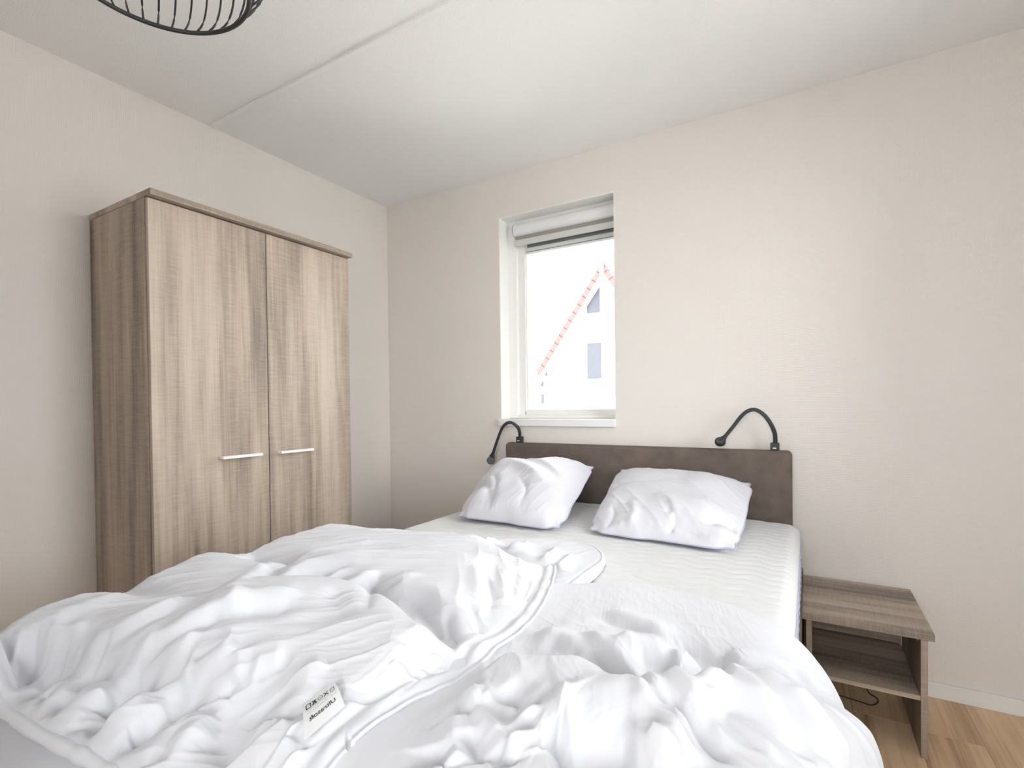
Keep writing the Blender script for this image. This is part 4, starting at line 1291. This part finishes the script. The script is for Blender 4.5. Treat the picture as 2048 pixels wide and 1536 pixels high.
def pillow(label, BL, BR, TR, TL, T, seed, feats, ear=0.0, sag=0.0):
    BL, BR, TR, TL = [np.array(q, float) for q in (BL, BR, TR, TL)]
    o = (BL + BR) / 2
    t = thing('pillow', label, 'pillow', tuple(o), 'pillows at the head of the bed')
    n, m_ = 190, 190
    # denser near the rim
    k = np.linspace(-1, 1, n)
    k = np.sign(k) * (1 - (1 - np.abs(k)) ** 1.25)
    U, V = np.meshgrid(k, k, indexing='ij')
    # edges drawn in between the corners
    pin = 0.016
    ear_v = np.exp(-((np.abs(V) - 0.85) / 0.075) ** 2) * np.abs(U) ** 5
    ear_u = np.exp(-((np.abs(U) - 0.86) / 0.075) ** 2) * np.abs(V) ** 5
    U2 = U * (1 - pin * (1 - V ** 2) * np.abs(U) ** 2 - 0.050 * ear_v)
    V2 = V * (1 - pin * (1 - U ** 2) * np.abs(V) ** 2 - 0.045 * ear_u)
    # rounded tips
    tip = np.clip(np.abs(U) + np.abs(V) - 1.86, 0, None)
    U2 = U2 - np.sign(U) * tip * 0.35
    V2 = V2 - np.sign(V) * tip * 0.35
    wob = 0.018 * vnoise(U * 3.0, V * 3.0, seed + 9) * np.maximum(np.abs(U), np.abs(V)) ** 4
    U2, V2 = U2 + wob, V2 + 0.018 * vnoise(U * 3.2, V * 3.2, seed + 10) * np.maximum(np.abs(U), np.abs(V)) ** 4
    a, b_ = (U2 + 1) / 2, (V2 + 1) / 2
    base = BL * ((1 - a) * (1 - b_))[..., None] + BR * (a * (1 - b_))[..., None] + TR * (a * b_)[..., None] + TL * ((1 - a) * b_)[..., None]
    nrm = np.cross((BR + TR) / 2 - (BL + TL) / 2, (TL + TR) / 2 - (BL + BR) / 2)
    nrm /= np.linalg.norm(nrm)
    prof = np.clip((1 - np.abs(U) ** 3.0) * (1 - np.abs(V) ** 3.0), 0, None) ** 0.66
    prof = prof * (1 - 0.75 * np.exp(-((1 - np.abs(U)) ** 2 + (1 - np.abs(V)) ** 2) / 0.03))
    r = np.minimum(1 - np.abs(U), 1 - np.abs(V))
    wr = features(U, V, feats)
    wr = wr + 0.010 * vnoise(U * 2.2, V * 2.2, seed) + 0.005 * streaks(U, V, 0.5 + seed, 0.22, 0.9, seed + 1) + 0.0022 * streaks(U, V, 1.1 + seed, 0.08, 0.35, seed + 2)
    # puckers along the seam
    rim = np.exp(-r / 0.10)
    along = np.where(1 - np.abs(U) < 1 - np.abs(V), V, U)
    wr = wr + 0.0045 * rim * (ridged(along * 14, r * 3, seed + 3) - 0.4) * smooth(0, 0.03, r)
    top = base + nrm * (T * prof + wr * smooth(0, 0.12, r))[..., None]
    bot = base - nrm * (0.045 * prof)[..., None]
    for g in (top, bot):
        floor_z = mattress_top(g[..., 0], g[..., 1]) + 0.004 + (0.006 if g is top else 0)
        g[..., 2] = np.maximum(g[..., 2], floor_z)
        g[..., 1] = np.minimum(g[..., 1], -0.1 - 0.006)
    grid_mesh('pillow_top', top - o, M['cotton2'], t)
    grid_mesh('pillow_underside', bot - o, M['cotton2'], t, flip=True)
    edge = np.concatenate([top[:-1, 0], top[-1, :-1], top[::-1, -1][:-1], top[0, ::-1][:-1]]) - o
    MB().tube([tuple(p) for p in edge[::2]], 0.0032, 6, True).build('piping', M['piping'], t, True)
    return t


pillow('white pillow lying tilted against the left half of the headboard under the window',
       (1.165, -0.80, 0.705), (1.675, -0.785, 0.70), (1.585, -0.135, 0.888), (0.985, -0.20, 0.82), 0.130, 3,
       [(0.022, 0.16, 0.10, .3, .3, [(-0.9, 0.1), (-0.3, 0.25), (0.3, -0.15), (0.7, -0.5)]),
        (-0.024, 0.12, 0.12, .2, .3, [(-1.0, -0.35), (-0.6, -0.4), (-0.35, -0.75), (-0.3, -1.0)]),
        (-0.014, 0.06, 0.06, .3, .3, [(-0.55, -0.1), (-0.35, -0.4), (-0.3, -0.7)]),
        (0.012, 0.08, 0.06, .3, .3, [(-0.2, 0.5), (0.4, 0.2), (0.9, -0.2)]),
        (-0.010, 0.05, 0.05, .3, .3, [(0.0, -0.2), (0.3, -0.6), (0.2, -0.95)])])
pillow('white pillow lying flat on the right half of the mattress head',
       (1.775, -0.755, 0.70), (2.335, -0.775, 0.70), (2.325, -0.135, 0.845), (1.715, -0.135, 0.878), 0.085, 8,
       [(-0.014, 0.10, 0.06, .2, .4, [(-1.0, 0.15), (-0.5, 0.2), (0.0, 0.28)]),
        (-0.020, 0.07, 0.07, .1, .3, [(1.0, -0.62), (0.75, -0.6), (0.55, -0.75)]),
        (0.014, 0.09, 0.05, .3, .3, [(-0.2, -0.25), (0.1, -0.45), (0.2, -0.9)]),
        (-0.012, 0.05, 0.06, .3, .2, [(0.05, -0.5), (0.2, -0.75), (0.15, -1.0)]),
        (0.012, 0.07, 0.07, .3, .2, [(-0.5, -0.4), (-0.35, -0.7), (-0.4, -0.98)]),
        (-0.010, 0.05, 0.05, .3, .2, [(-0.75, -0.5), (-0.65, -0.75), (-0.7, -1.0)])])
# ------------------------------------------------------------------ houses outside
M['h_wall'] = plain('white_render', (0.80, 0.81, 0.82), 0.9)
M['h_trim'] = plain('white_boarding', (0.74, 0.75, 0.76), 0.7)
M['h_roof'] = plain('red_clay_tile', (0.36, 0.072, 0.070), 0.85, noise=0.08, nscale=3)
M['h_dark'] = plain('dark_grey_cladding', (0.072, 0.074, 0.090), 0.7, 0.2, noise=0.5, nscale=22)
M['h_grey'] = plain('grey_cladding', (0.10, 0.107, 0.112), 0.8, 0.2, noise=0.4, nscale=22)
M['h_pane'] = plain('pale_window', (0.10, 0.106, 0.112), 0.2)
M['h_gutter'] = plain('grey_gutter', (0.12, 0.13, 0.135), 0.6)


def house(name, label, X, Y, Z, tiles=True):
    """gable towards -y, apex over local x=0; z=0 is the ground"""
    G = -2.9
    h = thing(name, label, 'house', (X, Y, G + Z), 'gabled houses outside the window')
    ap, hw, ev = 7.72 - G, 3.42, 2.86 - G          # apex height, half width to eave edge, eave height
    sl = (ap - ev) / hw
    wx = 3.01
    # gable wall, front face at local y = 0
    MB().prism([(-wx, 0), (wx, 0), (wx, ap - 0.25 - sl * wx), (0, ap - 0.25), (-wx, ap - 0.25 - sl * wx)], 'y', 0.0, 11.0).build('wall', M['h_wall'], h)
    nrm = Vector((-sl, 0, 1)).normalized()
    for sgn in (-1, 1):
        A, B = (0, ap), (sgn * hw, ev)
        th = 0.10
        poly = [A, B, (B[0], B[1] - th), (0, ap - th)]
        MB().prism(poly, 'y', -0.28, 11.2).build('roof', M['h_roof'], h)
        vb = [(sgn * 0.06, ap - 0.16), (B[0] * 0.985, B[1] - 0.16), (sgn * 3.13, ev - 0.26), (sgn * 0.06, ap - 0.72)]
        MB().prism(vb, 'y', -0.27, -0.20).build('verge_board', M['h_trim'], h)
        MB().prism([(sgn * (hw - 0.05), ev - 0.03), (sgn * (hw + 0.10), ev - 0.03), (sgn * (hw + 0.10), ev - 0.14), (sgn * (hw - 0.02), ev - 0.16)], 'y', -0.30, 11.2).build('gutter', M['h_gutter'], h)
        if tiles:
            nt_ = 14
            L = math.hypot(hw, ap - ev) / nt_
            d = Vector((sgn * hw, 0, ev - ap)).normalized()
            up_ = Vector((sgn * (ap - ev), 0, hw)).normalized()
            for i in range(nt_):
                p = Vector((0, 0, ap)) + d * (i * L)
                a = p + up_ * 0.01
                c = p + d * (L * 1.06) + up_ * 0.055
                pts = [(a.x, a.z), (c.x, c.z), ((c - up_ * 0.27).x, (c - up_ * 0.27).z), ((a - up_ * 0.23).x, (a - up_ * 0.23).z)]
                MB().prism(pts, 'y', -0.32, -0.05).build('roof_tile', M['h_roof'], h)
    MB().box(-0.10, 0.10, -0.36, -0.25, ap - 3.2, ap + 0.15, 0.01).build('centre_post', M['h_trim'], h)
    MB().box(-0.022, 0.022, -0.32, -0.28, ap + 0.15, ap + 0.56).build('finial', M['h_trim'], h)
    MB().box(-1.32, 1.32, -0.16, 0.0, 5.26 - G, 5.45 - G, 0.01).build('beam', M['h_trim'], h)
    f = lambda x: x + 5.66
    for mir in (1,):
        def X_(a, b_):
            return tuple(sorted((mir * a, mir * b_)))
        tri = [(mir * f(-6.53), 5.53 - G), (mir * f(-5.81), 5.53 - G), (mir * f(-5.81), 6.80 - G), (mir * f(-6.53), 5.84 - G)]
        MB().prism(tri, 'y', -0.05, 0.01).build('cladding_panel', M['h_dark'], h)
        a, c = X_(f(-6.53), f(-5.84))
        MB().box(a, c, -0.05, 0.01, 2.42 - G, 4.10 - G).build('cladding_panel', M['h_dark'], h)
        MB().box(a, c, -0.05, 0.01, -0.7 - G, 1.10 - G).build('cladding_panel', M['h_grey'], h)
        MB().box(a - 0.05, c + 0.05, -0.09, 0.0, 2.32 - G, 2.41 - G).build('ledge', M['h_trim'], h)
        a, c = X_(f(-6.50), f(-5.86))
        wf = MB()
        wf.box(a, a + 0.07, -0.08, 0, 4.14 - G, 5.26 - G).box(c - 0.07, c, -0.08, 0, 4.14 - G, 5.26 - G)
        wf.box(a + 0.07, c - 0.07, -0.08, 0, 5.17 - G, 5.26 - G).box(a + 0.07, c - 0.07, -0.08, 0, 4.14 - G, 4.22 - G)
        w = wf.build('window', M['h_trim'], h)
        MB().box(a + 0.07, c - 0.07, -0.03, 0.01, 4.22 - G, 5.17 - G).build('pane', M['h_pane'], w)
    MB().tube([(-3.05, -0.06, ev - 0.2), (-3.05, -0.06, 0.0)], 0.05, 8).build('downpipe', M['h_gutter'], h)
    return h


house('house', 'near white gabled house with red roof tiles seen through the window', -5.66, 20.0, 0.0)
house('house', 'small distant white gabled house below the eave of the near house', -39.40, 81.0, -0.90, tiles=False)
gnd = MB().box(-220, 220, -220, 260, -3.2, -2.9).build('ground', plain('grey_paving', (0.66, 0.645, 0.61), 0.9))
struct(gnd)
